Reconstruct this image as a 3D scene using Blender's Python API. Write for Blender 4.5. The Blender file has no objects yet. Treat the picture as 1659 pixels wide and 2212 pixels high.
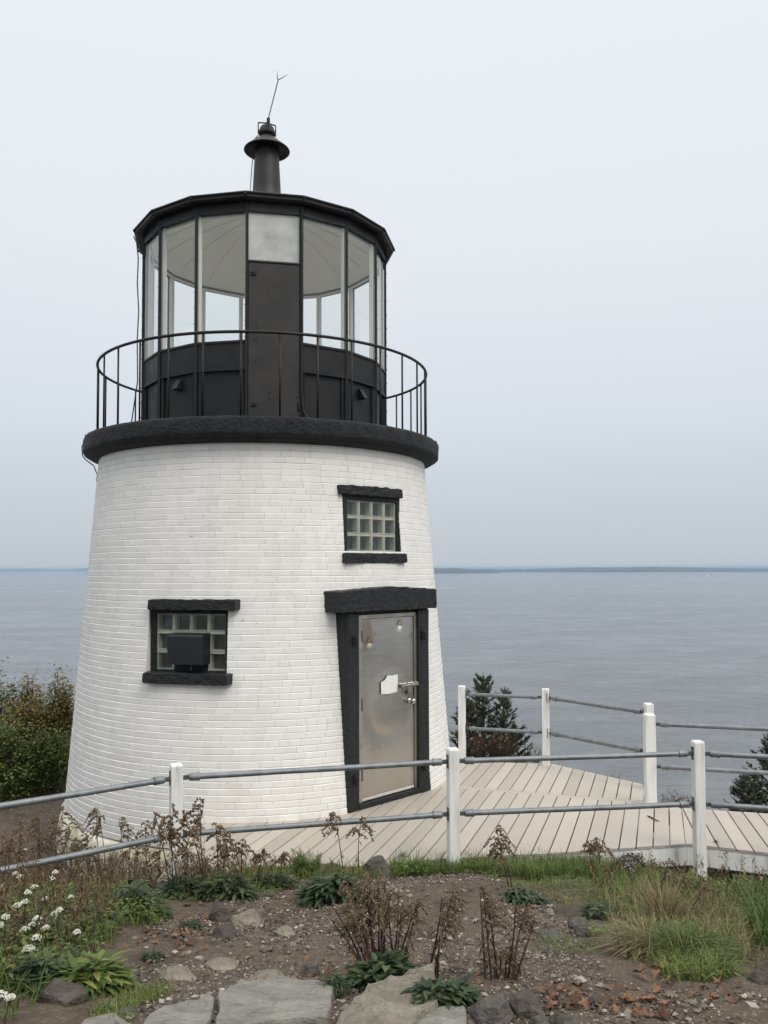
import bpy, math, random
import numpy as np
from mathutils import Vector, Matrix, noise
random.seed(7)
R = math.radians
sc = bpy.context.scene
COL = sc.collection

# ------------------------------------------------------------------ camera
EYE = 2.43                                   # eye height above the deck boards (deck = z 0)
PITCH, ROLL, FOC, V0, PW, PH = R(2.404), -0.0032, 1795.0, 1152.6, 1659.0, 2212.0
cam = bpy.data.cameras.new('camera'); camo = bpy.data.objects.new('camera', cam); COL.objects.link(camo)
cam.sensor_fit = 'VERTICAL'; cam.sensor_height = 24.0; cam.sensor_width = 18.0
cam.lens = FOC / PH * 24.0
cam.shift_y = (V0 - PH / 2) / PH
cam.clip_start = 0.05; cam.clip_end = 60000
_c, _s = math.cos(ROLL), math.sin(ROLL)
_F = Vector((0, math.cos(PITCH), math.sin(PITCH))); _U = Vector((0, -math.sin(PITCH), math.cos(PITCH))); _X = Vector((1, 0, 0))
_r = _X * _c + _U * _s; _u = -_X * _s + _U * _c
camo.matrix_world = Matrix(((_r.x, _u.x, -_F.x, 0), (_r.y, _u.y, -_F.y, 0), (_r.z, _u.z, -_F.z, EYE), (0, 0, 0, 1)))
sc.camera = camo
sc.render.resolution_x, sc.render.resolution_y = 768, 1024

# ------------------------------------------------------------------ sky and sun (bright overcast)
SUN_EL, SUN_AZ = 46.0, 138.0                 # azimuth clockwise from +Y
w = bpy.data.worlds.new('World'); sc.world = w; w.use_nodes = True
nt = w.node_tree; N = nt.nodes; LK = nt.links; N.clear()
out = N.new('ShaderNodeOutputWorld'); mixw = N.new('ShaderNodeMixShader')
sky = N.new('ShaderNodeTexSky'); sky.sky_type = 'NISHITA'; sky.sun_disc = False
sky.sun_elevation = R(SUN_EL); sky.sun_rotation = R(SUN_AZ); sky.air_density = 1.0; sky.dust_density = 2.0
b1 = N.new('ShaderNodeBackground'); b1.inputs[1].default_value = 0.08; LK.new(sky.outputs[0], b1.inputs[0])
tc = N.new('ShaderNodeTexCoord'); sep = N.new('ShaderNodeSeparateXYZ'); LK.new(tc.outputs['Generated'], sep.inputs[0])
ns = N.new('ShaderNodeTexNoise'); ns.inputs['Scale'].default_value = 1.6; ns.inputs['Detail'].default_value = 5
mp = N.new('ShaderNodeMapping'); mp.inputs['Scale'].default_value = (1, 1, 3.0); LK.new(tc.outputs['Generated'], mp.inputs[0]); LK.new(mp.outputs[0], ns.inputs[0])
m1 = N.new('ShaderNodeMath'); m1.operation = 'MULTIPLY_ADD'; m1.inputs[1].default_value = 0.07; m1.inputs[2].default_value = -0.035
LK.new(ns.outputs[0], m1.inputs[0])
m2 = N.new('ShaderNodeMath'); m2.operation = 'ADD'; LK.new(sep.outputs[2], m2.inputs[0]); LK.new(m1.outputs[0], m2.inputs[1])
rp = N.new('ShaderNodeValToRGB'); LK.new(m2.outputs[0], rp.inputs[0])
SKY = [(0.0, (.525, .580, .628)), (.07, (.56, .618, .675)), (.18, (.685, .735, .795)), (.33, (.785, .825, .865)), (.60, (.850, .905, .935)), (.74, (1.35, 1.38, 1.38)), (1.0, (2.0, 2.02, 2.0))]
e = rp.color_ramp.elements; e[0].position = SKY[0][0]; e[0].color = (*SKY[0][1], 1); e[1].position = SKY[-1][0]; e[1].color = (*SKY[-1][1], 1)
for p, c in SKY[1:-1]:
    k = e.new(p); k.color = (*c, 1)
b2 = N.new('ShaderNodeBackground'); b2.inputs[1].default_value = 1.0; LK.new(rp.outputs[0], b2.inputs[0])
mixw.inputs[0].default_value = 0.92
LK.new(b1.outputs[0], mixw.inputs[1]); LK.new(b2.outputs[0], mixw.inputs[2]); LK.new(mixw.outputs[0], out.inputs[0])
sl = bpy.data.lights.new('sun', 'SUN'); sl.energy = 1.5; sl.angle = R(30); sl.color = (1.0, .94, .84)
so = bpy.data.objects.new('sun', sl); COL.objects.link(so)
_d = Vector((math.sin(R(SUN_AZ)) * math.cos(R(SUN_EL)), math.cos(R(SUN_AZ)) * math.cos(R(SUN_EL)), math.sin(R(SUN_EL))))
so.rotation_euler = _d.to_track_quat('Z', 'Y').to_euler(); so.location = (8, -8, 14)
vs = sc.view_settings; vs.view_transform = 'Standard'; vs.look = 'None'; vs.exposure = 0.08; vs.gamma = 1.0; vs.use_curve_mapping = False
sc.cycles.max_bounces = 6; sc.cycles.transparent_max_bounces = 12; sc.cycles.volume_bounces = 0
sc.cycles.caustics_reflective = False; sc.cycles.caustics_refractive = False

# ------------------------------------------------------------------ helpers
def ray(u, v):
    x = (u - PW / 2) / FOC; y = (V0 - v) / FOC
    return _r * x + _u * y + _F

def sstep(a, b, x):
    t = min(1, max(0, (x - a) / (b - a))); return t * t * (3 - 2 * t)

class MB:
    """collects faces and builds ONE mesh object"""
    def __init__(s): s.v = []; s.f = []; s.m = []; s.t = []
    def add(s, vs_, fs, m=0, t=0.5):
        b = len(s.v); s.v.extend(tuple(p) for p in vs_)
        for f in fs: s.f.append([b + i for i in f]); s.m.append(m); s.t.append(t)
    def box(s, c, size, M=None, m=0):
        M = M or Matrix.Identity(3); c = Vector(c); x, y, z = (q / 2 for q in size)
        vs_ = [c + M @ Vector((a * x, b * y, d * z)) for d in (-1, 1) for b in (-1, 1) for a in (-1, 1)]
        s.add(vs_, [(0, 2, 3, 1), (4, 5, 7, 6), (0, 1, 5, 4), (2, 6, 7, 3), (0, 4, 6, 2), (1, 3, 7, 5)], m)
    def cbox(s, c, size, M=None, b=.006, m=0):
        """box with chamfered edges"""
        M = M or Matrix.Identity(3); c = Vector(c); h = [q / 2 for q in size]; idx = {}; vs_ = []
        for sx in (-1, 1):
            for sy in (-1, 1):
                for sz in (-1, 1):
                    sg = (sx, sy, sz)
                    for ax in range(3):
                        p = [sg[i] * (h[i] - (0 if i == ax else b)) for i in range(3)]
                        idx[(sg, ax)] = len(vs_); vs_.append(c + M @ Vector(p))
        fs = []
        for ax in range(3):
            o = [i for i in range(3) if i != ax]
            for sa in (-1, 1):
                q = []
                for p, r in ((-1, -1), (1, -1), (1, 1), (-1, 1)):
                    g = [0, 0, 0]; g[ax] = sa; g[o[0]] = p; g[o[1]] = r; q.append(idx[(tuple(g), ax)])
                fs.append(q)
            for p in (-1, 1):
                for r in (-1, 1):
                    g0 = [0, 0, 0]; g0[o[0]] = p; g0[o[1]] = r; g1 = list(g0); g0[ax] = -1; g1[ax] = 1
                    g0 = tuple(g0); g1 = tuple(g1)
                    fs.append([idx[(g0, o[0])], idx[(g1, o[0])], idx[(g1, o[1])], idx[(g0, o[1])]])
        for sg in [(a, b_, d) for a in (-1, 1) for b_ in (-1, 1) for d in (-1, 1)]:
            fs.append([idx[(sg, 0)], idx[(sg, 1)], idx[(sg, 2)]])
        # orient outwards
        g = []
        for f in fs:
            ctr = sum((Vector(vs_[i]) for i in f), Vector()) / len(f)
            nn = (Vector(vs_[f[1]]) - Vector(vs_[f[0]])).cross(Vector(vs_[f[2]]) - Vector(vs_[f[1]]))
            g.append(f if nn.dot(ctr - c) > 0 else f[::-1])
        s.add(vs_, g, m)
    def tube(s, pts, r, n=8, m=0, cap=True, t=.5):
        pts = [Vector(p) for p in pts]; L = len(pts); rr = r if isinstance(r, (list, tuple)) else [r] * L
        vs_ = []; ref = None
        for i, p in enumerate(pts):
            d = (pts[min(i + 1, L - 1)] - pts[max(i - 1, 0)])
            d = d.normalized() if d.length > 1e-9 else Vector((0, 0, 1))
            if ref is None: ref = d.orthogonal().normalized()
            ref = (ref - d * ref.dot(d)); ref = ref.normalized() if ref.length > 1e-6 else d.orthogonal().normalized()
            q = d.cross(ref)
            for k in range(n):
                a = 2 * math.pi * k / n; vs_.append(p + (ref * math.cos(a) + q * math.sin(a)) * rr[i])
        fs = [(i * n + k, i * n + (k + 1) % n, (i + 1) * n + (k + 1) % n, (i + 1) * n + k) for i in range(L - 1) for k in range(n)]
        if cap: fs += [tuple(range(n))[::-1], tuple((L - 1) * n + k for k in range(n))]
        s.add(vs_, fs, m, t)
    def lathe(s, prof, n, ctr, ph0=0, ph1=360, m=0, off=0):
        """prof = [(r, z)]; phi measured from -Y towards +X"""
        full = abs(ph1 - ph0) >= 360; K = n if full else n + 1; vs_ = []
        for r_, z in prof:
            for k in range(K):
                a = R(ph0 + (ph1 - ph0) * k / n + off); vs_.append((ctr[0] + r_ * math.sin(a), ctr[1] - r_ * math.cos(a), z))
        fs = []
        for i in range(len(prof) - 1):
            for k in range(n):
                k2 = (k + 1) % K
                fs.append((i * K + k, i * K + k2, (i + 1) * K + k2, (i + 1) * K + k))
        s.add(vs_, fs, m)
    def octa(s, p, r, m=0, t=.5, sq=1.0):
        p = Vector(p); a = random.random() * 6.28; x = Vector((math.cos(a), math.sin(a), random.uniform(-.9, .9) if sq > .65 else random.uniform(-.35, .35))).normalized(); y = x.orthogonal().normalized(); z = x.cross(y)
        if sq <= .65: z = Vector((0, 0, 1)) - x * x.z; z.normalize(); y = z.cross(x)
        x = x * r * random.uniform(.75, 1.3); y = y * r * random.uniform(.6, 1.1); z = z * r * sq * random.uniform(.8, 1.2)
        s.add([p + x, p - x, p + y, p - y, p + z, p - z], [(0, 2, 4), (2, 1, 4), (1, 3, 4), (3, 0, 4), (2, 0, 5), (1, 2, 5), (3, 1, 5), (0, 3, 5)], m, t)
    def leaf(s, p, d, up, L, W, m=0, t=.5, bend=.3, seg=1, fold=.25):
        """leaf blade from p along d; lanceolate, folded along the midrib and bent down"""
        d = Vector(d).normalized(); up = Vector(up); sd = d.cross(up)
        sd = sd.normalized() if sd.length > 1e-4 else d.orthogonal().normalized(); up = sd.cross(d)
        vs_ = [Vector(p)]; fs = []; K = seg + 1
        for i in range(1, K + 1):
            q = i / K; c = Vector(p) + d * (L * q) - up * (bend * L * q * q)
            if i == K: vs_.append(c); break
            wd = W * .5 * math.sin(math.pi * min(1, q * .9 + .08)) ** .8
            vs_ += [c + sd * wd + up * (wd * fold), c, c - sd * wd + up * (wd * fold)]
        fs += [(0, 2, 1), (0, 3, 2)]
        for i in range(K - 2):
            b = 1 + i * 3; fs += [(b, b + 1, b + 4, b + 3), (b + 1, b + 2, b + 5, b + 4)]
        b = 1 + (K - 2) * 3; e_ = len(vs_) - 1; fs += [(b, b + 1, e_), (b + 1, b + 2, e_)]
        s.add(vs_, fs, m, t)
    def blade(s, p, d, L, W, bend, t=.5, m=0):
        """grass blade: narrow two-segment ribbon"""
        p = Vector(p); d = Vector(d).normalized(); h = Vector((d.x, d.y, 0)); h = h.normalized() if h.length > .05 else Vector((1, 0, 0))
        sd = Vector((-h.y, h.x, 0)) * W * .5
        c1 = p + d * L * .5 + h * bend * L * .18; c2 = p + d * L * (1 - .25 * bend) + h * bend * L * .7 - Vector((0, 0, bend * L * .35))
        s.add([p - sd, p + sd, c1 - sd * .8, c1 + sd * .8, c2], [(0, 1, 3, 2), (2, 3, 4)], m, t)
    def build(s, name, mats, parent=None, smooth=False, at=None):
        me = bpy.data.meshes.new(name); o0 = Vector(at) if at is not None else None
        vv = [tuple(Vector(p) - o0) for p in s.v] if at is not None else s.v
        me.from_pydata(vv, [], s.f)
        mats = mats if isinstance(mats, (list, tuple)) else [mats]
        for m_ in mats: me.materials.append(m_)
        if len(mats) > 1: me.polygons.foreach_set('material_index', s.m)
        at_ = me.attributes.new('tint', 'FLOAT', 'FACE'); at_.data.foreach_set('value', s.t)
        if smooth: me.polygons.foreach_set('use_smooth', [True] * len(me.polygons))
        me.update()
        o = bpy.data.objects.new(name, me); COL.objects.link(o)
        if at is not None: o.location = o0
        if parent is not None:
            o.parent = parent
            if at is None: o.location = -wloc(parent)
        return o

def wloc(o):
    v = Vector(o.location)
    while o.parent: o = o.parent; v += Vector(o.location)
    return v

def tag(o, label=None, cat=None, group=None, kind=None):
    if label: o['label'] = label
    if cat: o['category'] = cat
    if group: o['group'] = group
    if kind: o['kind'] = kind
    return o

def thing(name, label, cat, loc=(0, 0, 0), group=None):
    o = bpy.data.objects.new(name, None); COL.objects.link(o); o.location = loc; o.empty_display_size = .2
    return tag(o, label, cat, group)

def shade_auto(o, ang=35):
    me = o.data; me.polygons.foreach_set('use_smooth', [True] * len(me.polygons)); me.set_sharp_from_angle(angle=R(ang))

# ------------------------------------------------------------------ materials
def mat(name, c1, c2=None, rough=.6, scale=6.0, bump=0.0, bscale=60.0, metal=0.0, detail=6.0, spec=.5, tint=False, transl=0.0, lo=.3, hi=.7, rough2=None, cols=None, stretch=None, coord='Object', nrough=.5):
    m = bpy.data.materials.new(name); m.use_nodes = True; t = m.node_tree; n = t.nodes; l = t.links
    b = n['Principled BSDF']; b.inputs['Roughness'].default_value = rough; b.inputs['Metallic'].default_value = metal; b.inputs['Specular IOR Level'].default_value = spec
    tcn = n.new('ShaderNodeTexCoord'); vec = tcn.outputs[coord]
    if stretch:
        mpn = n.new('ShaderNodeMapping'); mpn.inputs['Scale'].default_value = stretch; l.new(vec, mpn.inputs[0]); vec = mpn.outputs[0]
    no = n.new('ShaderNodeTexNoise'); no.inputs['Scale'].default_value = scale; no.inputs['Detail'].default_value = detail; no.inputs['Roughness'].default_value = nrough; l.new(vec, no.inputs[0])
    rmp = n.new('ShaderNodeValToRGB'); el = rmp.color_ramp.elements
    cs = cols or [(lo, c1), (hi, c2 or c1)]
    el[0].position, el[0].color = cs[0][0], (*cs[0][1], 1); el[1].position, el[1].color = cs[-1][0], (*cs[-1][1], 1)
    for p, c in cs[1:-1]:
        k = el.new(p); k.color = (*c, 1)
    if tint:
        a = n.new('ShaderNodeAttribute'); a.attribute_name = 'tint'
        mm = n.new('ShaderNodeMath'); mm.operation = 'MULTIPLY_ADD'; mm.inputs[1].default_value = .3; l.new(no.outputs[0], mm.inputs[0])
        ms = n.new('ShaderNodeMath'); ms.operation = 'SUBTRACT'; ms.inputs[1].default_value = .15; l.new(a.outputs['Fac'], ms.inputs[0]); l.new(ms.outputs[0], mm.inputs[2])
        l.new(mm.outputs[0], rmp.inputs[0])
    else: l.new(no.outputs[0], rmp.inputs[0])
    l.new(rmp.outputs[0], b.inputs['Base Color'])
    if rough2 is not None:
        mr = n.new('ShaderNodeMapRange'); mr.inputs[1].default_value = .35; mr.inputs[2].default_value = .65; mr.inputs[3].default_value = rough; mr.inputs[4].default_value = rough2
        l.new(no.outputs[0], mr.inputs[0]); l.new(mr.outputs[0], b.inputs['Roughness'])
    if bump:
        nb = n.new('ShaderNodeTexNoise'); nb.inputs['Scale'].default_value = bscale; nb.inputs['Detail'].default_value = 6; nb.inputs['Roughness'].default_value = .6; l.new(vec, nb.inputs[0])
        bp = n.new('ShaderNodeBump'); bp.inputs['Strength'].default_value = 1.0; bp.inputs['Distance'].default_value = bump; l.new(nb.outputs[0], bp.inputs['Height']); l.new(bp.outputs[0], b.inputs['Normal'])
    if transl:
        o_ = n['Material Output']; tr = n.new('ShaderNodeBsdfTranslucent'); l.new(rmp.outputs[0], tr.inputs[0]); mx = n.new('ShaderNodeMixShader'); mx.inputs[0].default_value = transl
        l.new(b.outputs[0], mx.inputs[1]); l.new(tr.outputs[0], mx.inputs[2]); l.new(mx.outputs[0], o_.inputs[0])
    return m

def glass(name, refl=.12, tintc=(1, 1, 1), haze=0.0):
    m = bpy.data.materials.new(name); m.use_nodes = True; t = m.node_tree; n = t.nodes; l = t.links
    n.remove(n['Principled BSDF']); o_ = n['Material Output']
    tr = n.new('ShaderNodeBsdfTransparent'); tr.inputs[0].default_value = (*tintc, 1)
    gl = n.new('ShaderNodeBsdfGlossy'); gl.inputs['Roughness'].default_value = .03
    fr = n.new('ShaderNodeLayerWeight'); fr.inputs[0].default_value = .5
    pw = n.new('ShaderNodeMath'); pw.operation = 'POWER'; pw.inputs[1].default_value = 5; l.new(fr.outputs['Facing'], pw.inputs[0])
    ml = n.new('ShaderNodeMath'); ml.operation = 'MULTIPLY_ADD'; ml.inputs[1].default_value = .6; ml.inputs[2].default_value = refl; l.new(pw.outputs[0], ml.inputs[0]); ml.use_clamp = True
    mx = n.new('ShaderNodeMixShader'); l.new(ml.outputs[0], mx.inputs[0]); l.new(tr.outputs[0], mx.inputs[1]); l.new(gl.outputs[0], mx.inputs[2])
    last = mx
    if haze:
        df = n.new('ShaderNodeBsdfDiffuse'); df.inputs[0].default_value = (.8, .8, .78, 1); m2_ = n.new('ShaderNodeMixShader')
        no = n.new('ShaderNodeTexNoise'); no.inputs['Scale'].default_value = 5; tcn = n.new('ShaderNodeTexCoord'); l.new(tcn.outputs['Object'], no.inputs[0])
        mm = n.new('ShaderNodeMath'); mm.operation = 'MULTIPLY'; mm.inputs[1].default_value = haze * 2; l.new(no.outputs[0], mm.inputs[0]); l.new(mm.outputs[0], m2_.inputs[0])
        l.new(mx.outputs[0], m2_.inputs[1]); l.new(df.outputs[0], m2_.inputs[2]); last = m2_
    l.new(last.outputs[0], o_.inputs[0]); return m

M = {}
M['paint'] = mat('white_brick_paint', (.72, .70, .67), rough=.6, scale=2.2, bump=.0025, bscale=45, tint=True, cols=[(0, (.785, .77, .738)), (.5, (.838, .824, .795)), (1, (.87, .858, .832))])
def streaks(m, lo=.955):
    """faint rain streaks and patchy repainting"""
    t = m.node_tree; n = t.nodes; l = t.links; b = n['Principled BSDF']; src = b.inputs['Base Color'].links[0].from_socket
    tcn = n.new('ShaderNodeTexCoord'); f = None
    for sc_, st, a in ((1.0, (7, 7, .55), lo), (1.3, (1, 1, 1), .97)):
        mpn = n.new('ShaderNodeMapping'); mpn.inputs['Scale'].default_value = st; l.new(tcn.outputs['Object'], mpn.inputs[0])
        no = n.new('ShaderNodeTexNoise'); no.inputs['Scale'].default_value = sc_; no.inputs['Detail'].default_value = 7; l.new(mpn.outputs[0], no.inputs[0])
        mr = n.new('ShaderNodeMapRange'); mr.inputs[1].default_value = .33; mr.inputs[2].default_value = .52; mr.inputs[3].default_value = a; mr.inputs[4].default_value = 1; l.new(no.outputs[0], mr.inputs[0])
        mx = n.new('ShaderNodeMix'); mx.data_type = 'RGBA'; mx.blend_type = 'MULTIPLY'; mx.inputs[0].default_value = 1; l.new(src, mx.inputs[6]); l.new(mr.outputs[0], mx.inputs[7]); src = mx.outputs[2]
    l.new(src, b.inputs['Base Color'])
streaks(M['paint'])
M['chip'] = mat('paint_chip', (.12, .11, .10), (.30, .28, .25), rough=.9, scale=40)
M['mortar'] = mat('painted_mortar', (.80, .788, .765), (.83, .82, .80), rough=.6, scale=8, bump=.003, bscale=60)
M['foundation'] = mat('lichen_foundation', (.55, .52, .38), (.72, .70, .62), rough=.85, scale=5, bump=.02, bscale=14, cols=[(.3, (.30, .29, .22)), (.42, (.58, .54, .36)), (.6, (.72, .70, .62))])
M['concrete'] = mat('black_rough_concrete', (.009, .010, .012), (.022, .023, .026), rough=.6, scale=9, bump=.03, bscale=34, spec=.3)
M['stone_black'] = mat('black_painted_stone', (.008, .009, .0105), (.019, .020, .022), rough=.5, scale=14, detail=9, nrough=.65, bump=.02, bscale=46, spec=.35)
M['metal_black'] = mat('black_painted_metal', (.009, .009, .0105), (.019, .0185, .020), rough=.42, scale=5, bump=.0015, bscale=25, rough2=.6, spec=.32)
M['metal_worn'] = mat('worn_black_metal', (.014, .013, .014), (.045, .038, .035), rough=.5, scale=3.5, bump=.0015, bscale=20, spec=.4, cols=[(.3, (.017, .016, .017)), (.5, (.024, .022, .022)), (.62, (.034, .030, .028)), (.75, (.028, .025, .024))])
M['white_metal'] = mat('white_painted_metal', (.78, .77, .72), (.86, .85, .80), rough=.5, scale=4)
M['ceiling'] = mat('lantern_ceiling_paint', (.60, .60, .56), (.72, .71, .67), rough=.6, scale=2.5, bump=.002, bscale=8, cols=[(.3, (.80, .78, .70)), (.5, (.86, .85, .78)), (.7, (.87, .84, .75))])
M['pane'] = glass('lantern_glass', .05, (.985, .995, .99))
M['dusty'] = glass('dusty_lantern_glass', .10, (.9, .92, .92), haze=.38)
M['blockface'] = glass('glass_block_face', .06, (.86, .90, .87), haze=.025)
M['blockside'] = mat('glass_block_side', (.34, .38, .32), (.52, .54, .47), rough=.25, scale=8)
M['blockback'] = mat('glass_block_back', (.012, .013, .014), (.075, .078, .074), rough=.2, scale=9, stretch=(1, 1, .25))
M['grout'] = mat('beige_grout', (.40, .36, .29), (.56, .52, .44), rough=.8, scale=20, bump=.003, bscale=60)
M['dark'] = mat('dark_interior', (.01, .01, .01), (.015, .015, .015), rough=.8)
M['hoodmetal'] = mat('black_vent_hood', (.010, .011, .014), (.018, .019, .022), rough=.45, scale=4, spec=.4)
M['chrome'] = mat('worn_chrome', (.5, .47, .43), (.62, .59, .55), rough=.25, metal=1, scale=20)
M['brass'] = mat('dull_brass', (.30, .24, .15), (.4, .33, .22), rough=.35, metal=1, scale=20)
M['hinge'] = mat('dark_hinge_steel', (.10, .09, .08), (.18, .16, .14), rough=.5, metal=.7, scale=20)
M['paper'] = mat('torn_white_paper', (.72, .72, .68), (.80, .80, .77), rough=.8, scale=9, bump=.002, bscale=14)
M['galv'] = mat('galvanised_steel', (.15, .165, .18), (.27, .285, .30), rough=.45, metal=.55, scale=14, bump=.0006, bscale=120, rough2=.6, spec=.4)
M['galv_dark'] = mat('dull_galvanised_bracket', (.10, .105, .11), (.17, .175, .18), rough=.55, metal=.5, scale=18)
M['post'] = mat('weathered_white_post', (.62, .62, .61), (.80, .80, .78), rough=.6, scale=3, bump=.002, bscale=14, stretch=(7, 7, .7), cols=[(.27, (.42, .41, .38)), (.37, (.66, .655, .635)), (.5, (.78, .775, .76)), (.7, (.82, .815, .80))])
M['plank'] = mat('beige_deck_board', (.40, .345, .30), (.49, .43, .375), rough=.65, scale=6, bump=.0012, bscale=40, tint=True, stretch=(1, 1, 1), cols=[(0, (.35, .312, .266)), (.5, (.43, .383, .330)), (1, (.50, .448, .390))])
M['plank_end'] = mat('greyed_board_end', (.32, .30, .27), (.45, .42, .39), rough=.8, scale=20, bump=.003, bscale=50)
M['rock_pale'] = mat('pale_granite', (.30, .27, .22), (.50, .46, .39), rough=.85, scale=7, detail=12, nrough=.74, bump=.045, bscale=26, cols=[(.27, (.085, .070, .055)), (.42, (.19, .165, .13)), (.55, (.27, .24, .19)), (.72, (.40, .37, .31))])
M['rock_slab'] = mat('grey_schist_slab', (.30, .29, .27), (.46, .45, .42), rough=.8, scale=5, detail=12, nrough=.74, bump=.03, bscale=22, stretch=(1, 2.4, 2.4), cols=[(.28, (.11, .10, .088)), (.43, (.21, .20, .175)), (.56, (.285, .27, .24)), (.72, (.38, .36, .32))])
M['rock_dark'] = mat('dark_brown_rock', (.05, .042, .038), (.13, .11, .095), rough=.85, scale=7, detail=12, nrough=.74, bump=.045, bscale=26, cols=[(.28, (.035, .03, .028)), (.5, (.085, .07, .06)), (.72, (.17, .145, .12))])
M['rock_grey'] = mat('grey_rock', (.09, .085, .08), (.22, .21, .19), rough=.85, scale=7, detail=12, nrough=.74, bump=.045, bscale=26, cols=[(.30, (.035, .031, .027)), (.47, (.095, .086, .075)), (.58, (.135, .122, .105)), (.70, (.22, .205, .175))])
M['pebble'] = mat('pebbles', (.1, .1, .1), (.4, .4, .4), rough=.8, scale=30, tint=True, cols=[(0, (.035, .025, .019)), (.45, (.105, .082, .064)), (.72, (.19, .16, .132)), (1, (.40, .365, .32))])
M['deadleaf'] = mat('brown_fallen_leaf', (.16, .07, .035), (.34, .17, .09), rough=.7, scale=12, tint=True, transl=.1, cols=[(0, (.055, .028, .017)), (.5, (.125, .058, .030)), (1, (.23, .125, .065))])
def leafmat(name, a, b, c, transl=.2, rough=.5):
    return mat(name, a, b, rough=rough, scale=25, tint=True, transl=transl, cols=[(0, a), (.5, b), (1, c)], spec=.3)
M['grass'] = leafmat('grass_blade', (.038, .068, .015), (.098, .150, .030), (.22, .215, .060))
M['drygrass'] = leafmat('dry_grass_blade', (.075, .070, .028), (.18, .145, .072), (.33, .265, .15))
M['broad'] = leafmat('broad_dark_leaf', (.014, .028, .013), (.033, .058, .024), (.10, .12, .045), .12, .45)
M['fern'] = leafmat('bright_feathery_leaf', (.045, .085, .015), (.095, .155, .028), (.16, .20, .05))
M['dead'] = leafmat('dead_weed', (.045, .030, .018), (.105, .070, .042), (.24, .175, .10), .1, .8)
M['deadhead'] = leafmat('dead_seed_head', (.080, .055, .036), (.175, .125, .082), (.34, .25, .155), .1, .9)
M['stalk'] = leafmat('dry_brown_stem', (.032, .021, .016), (.065, .041, .028), (.12, .08, .05), .05, .8)
M['yarrowhead'] = leafmat('white_flower_head', (.50, .48, .38), (.70, .69, .60), (.80, .79, .72), .15, .8)
M['greenstem'] = leafmat('green_stem', (.04, .055, .02), (.07, .09, .03), (.12, .12, .05), .1)
M['shrub_g'] = leafmat('shrub_leaf', (.034, .060, .016), (.095, .14, .032), (.25, .245, .06), .2)
M['shrub_r'] = leafmat('reddish_shrub_leaf', (.075, .095, .024), (.20, .16, .042), (.38, .26, .075), .2)
M['shrub_y'] = leafmat('yellowing_shrub_leaf', (.080, .095, .024), (.20, .17, .040), (.34, .26, .07), .2)
M['pink'] = leafmat('pale_pink_flower', (.55, .30, .38), (.70, .48, .55), (.78, .65, .68), .2)
M['aster'] = leafmat('pale_lilac_flower', (.30, .26, .36), (.48, .45, .54), (.65, .63, .68), .2)
M['needle'] = leafmat('spruce_needle', (.018, .034, .014), (.040, .066, .022), (.10, .12, .035), .08, .55)
M['bark'] = mat('grey_bark', (.05, .04, .032), (.12, .10, .08), rough=.9, scale=18, bump=.004, bscale=40)
M['boat'] = mat('white_boat', (.75, .75, .74), (.8, .8, .8), rough=.4)
M['hull'] = mat('dark_hull', (.10, .10, .11), (.14, .14, .15), rough=.4)
M['land'] = mat('wooded_shore', (.025, .035, .020), (.05, .06, .035), rough=.9, scale=.01)
M['buoy'] = mat('white_buoy', (.78, .78, .76), (.82, .82, .8), rough=.5)
#PART2
# ------------------------------------------------------------------ terrain, sea, far shore, haze
SEA = -26.0
def interp(x, xs, ys):
    return float(np.interp(x, xs, ys))
def fbm(x, y, s, o=3, seed=0.0):
    v = 0; a = 1
    for i in range(o):
        v += a * noise.noise(Vector((x * s + seed, y * s - seed, seed * 1.7))); a *= .5; s *= 2.05
    return v
def ground(x, y):
    z = interp(y, [-6, 0, 2, 3, 4, 5, 6, 6.8, 7.4, 8.5, 10], [1.6, 1.03, .93, .83, .60, .37, .15, -.01, -.12, -.30, -.34])
    z -= sstep(-1.0, -2.5, x) * .36 * sstep(5.0, 7.4, y)
    z -= sstep(1.6, 3.2, x) * .30 * sstep(5.4, 7.1, y)
    z += .10 * sstep(-1.2, -2.6, x) * sstep(6.0, 4.0, y)
    yb = interp(x, [-20, -8, -3, .8, 2, 2.9, 3.2, 8, 20], [15, 14.2, 14, 11.2, 10.9, 9.9, 9.0, 7.9, 7])
    d = y - yb
    if d > 0: z -= 1.05 * d * sstep(0, 1.6, d) + .25 * fbm(x, y, .6, 3, 4.0) * min(1, d)
    edge = max(0, abs(x) - 7); z -= .12 * edge
    k = 1 - sstep(7, 9, y) * .6
    z += (.055 * fbm(x, y, .55, 2, 1.3) + .025 * fbm(x, y, 2.3, 3, 7.7)) * k
    return max(z, SEA - 3)
def at(u, v, tmax=60, dz=0.0):
    """the terrain point seen at a pixel"""
    d = ray(u, v); t = .5; o = Vector((0, 0, EYE))
    while t < tmax:
        p = o + d * t
        if p.z < ground(p.x, p.y) + dz: break
        t += .1
    a, b = t - .1, t
    for _ in range(14):
        c = (a + b) / 2; p = o + d * c
        if p.z < ground(p.x, p.y) + dz: b = c
        else: a = c
    p = o + d * b; return Vector((p.x, p.y, ground(p.x, p.y) + dz))
def axis_list(segs):
    o = []
    for a, b, st in segs: o += list(np.arange(a, b - 1e-6, st))
    return o + [segs[-1][1]]
xs = axis_list([(-26, -8, 1.0), (-8, -4, .2), (-4, 4, .045), (4, 8, .2), (8, 26, 1.0)])
ys = axis_list([(-6, 2.4, .4), (2.4, 7.6, .045), (7.6, 16, .16), (16, 44, 1.2)])
mb = MB(); nx = len(xs)
vv = [(x, y, ground(x, y) + (.016 * fbm(x, y, 7, 3, 3.1) if abs(x) < 4 and 2 < y < 8 else 0)) for y in ys for x in xs]
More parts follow.
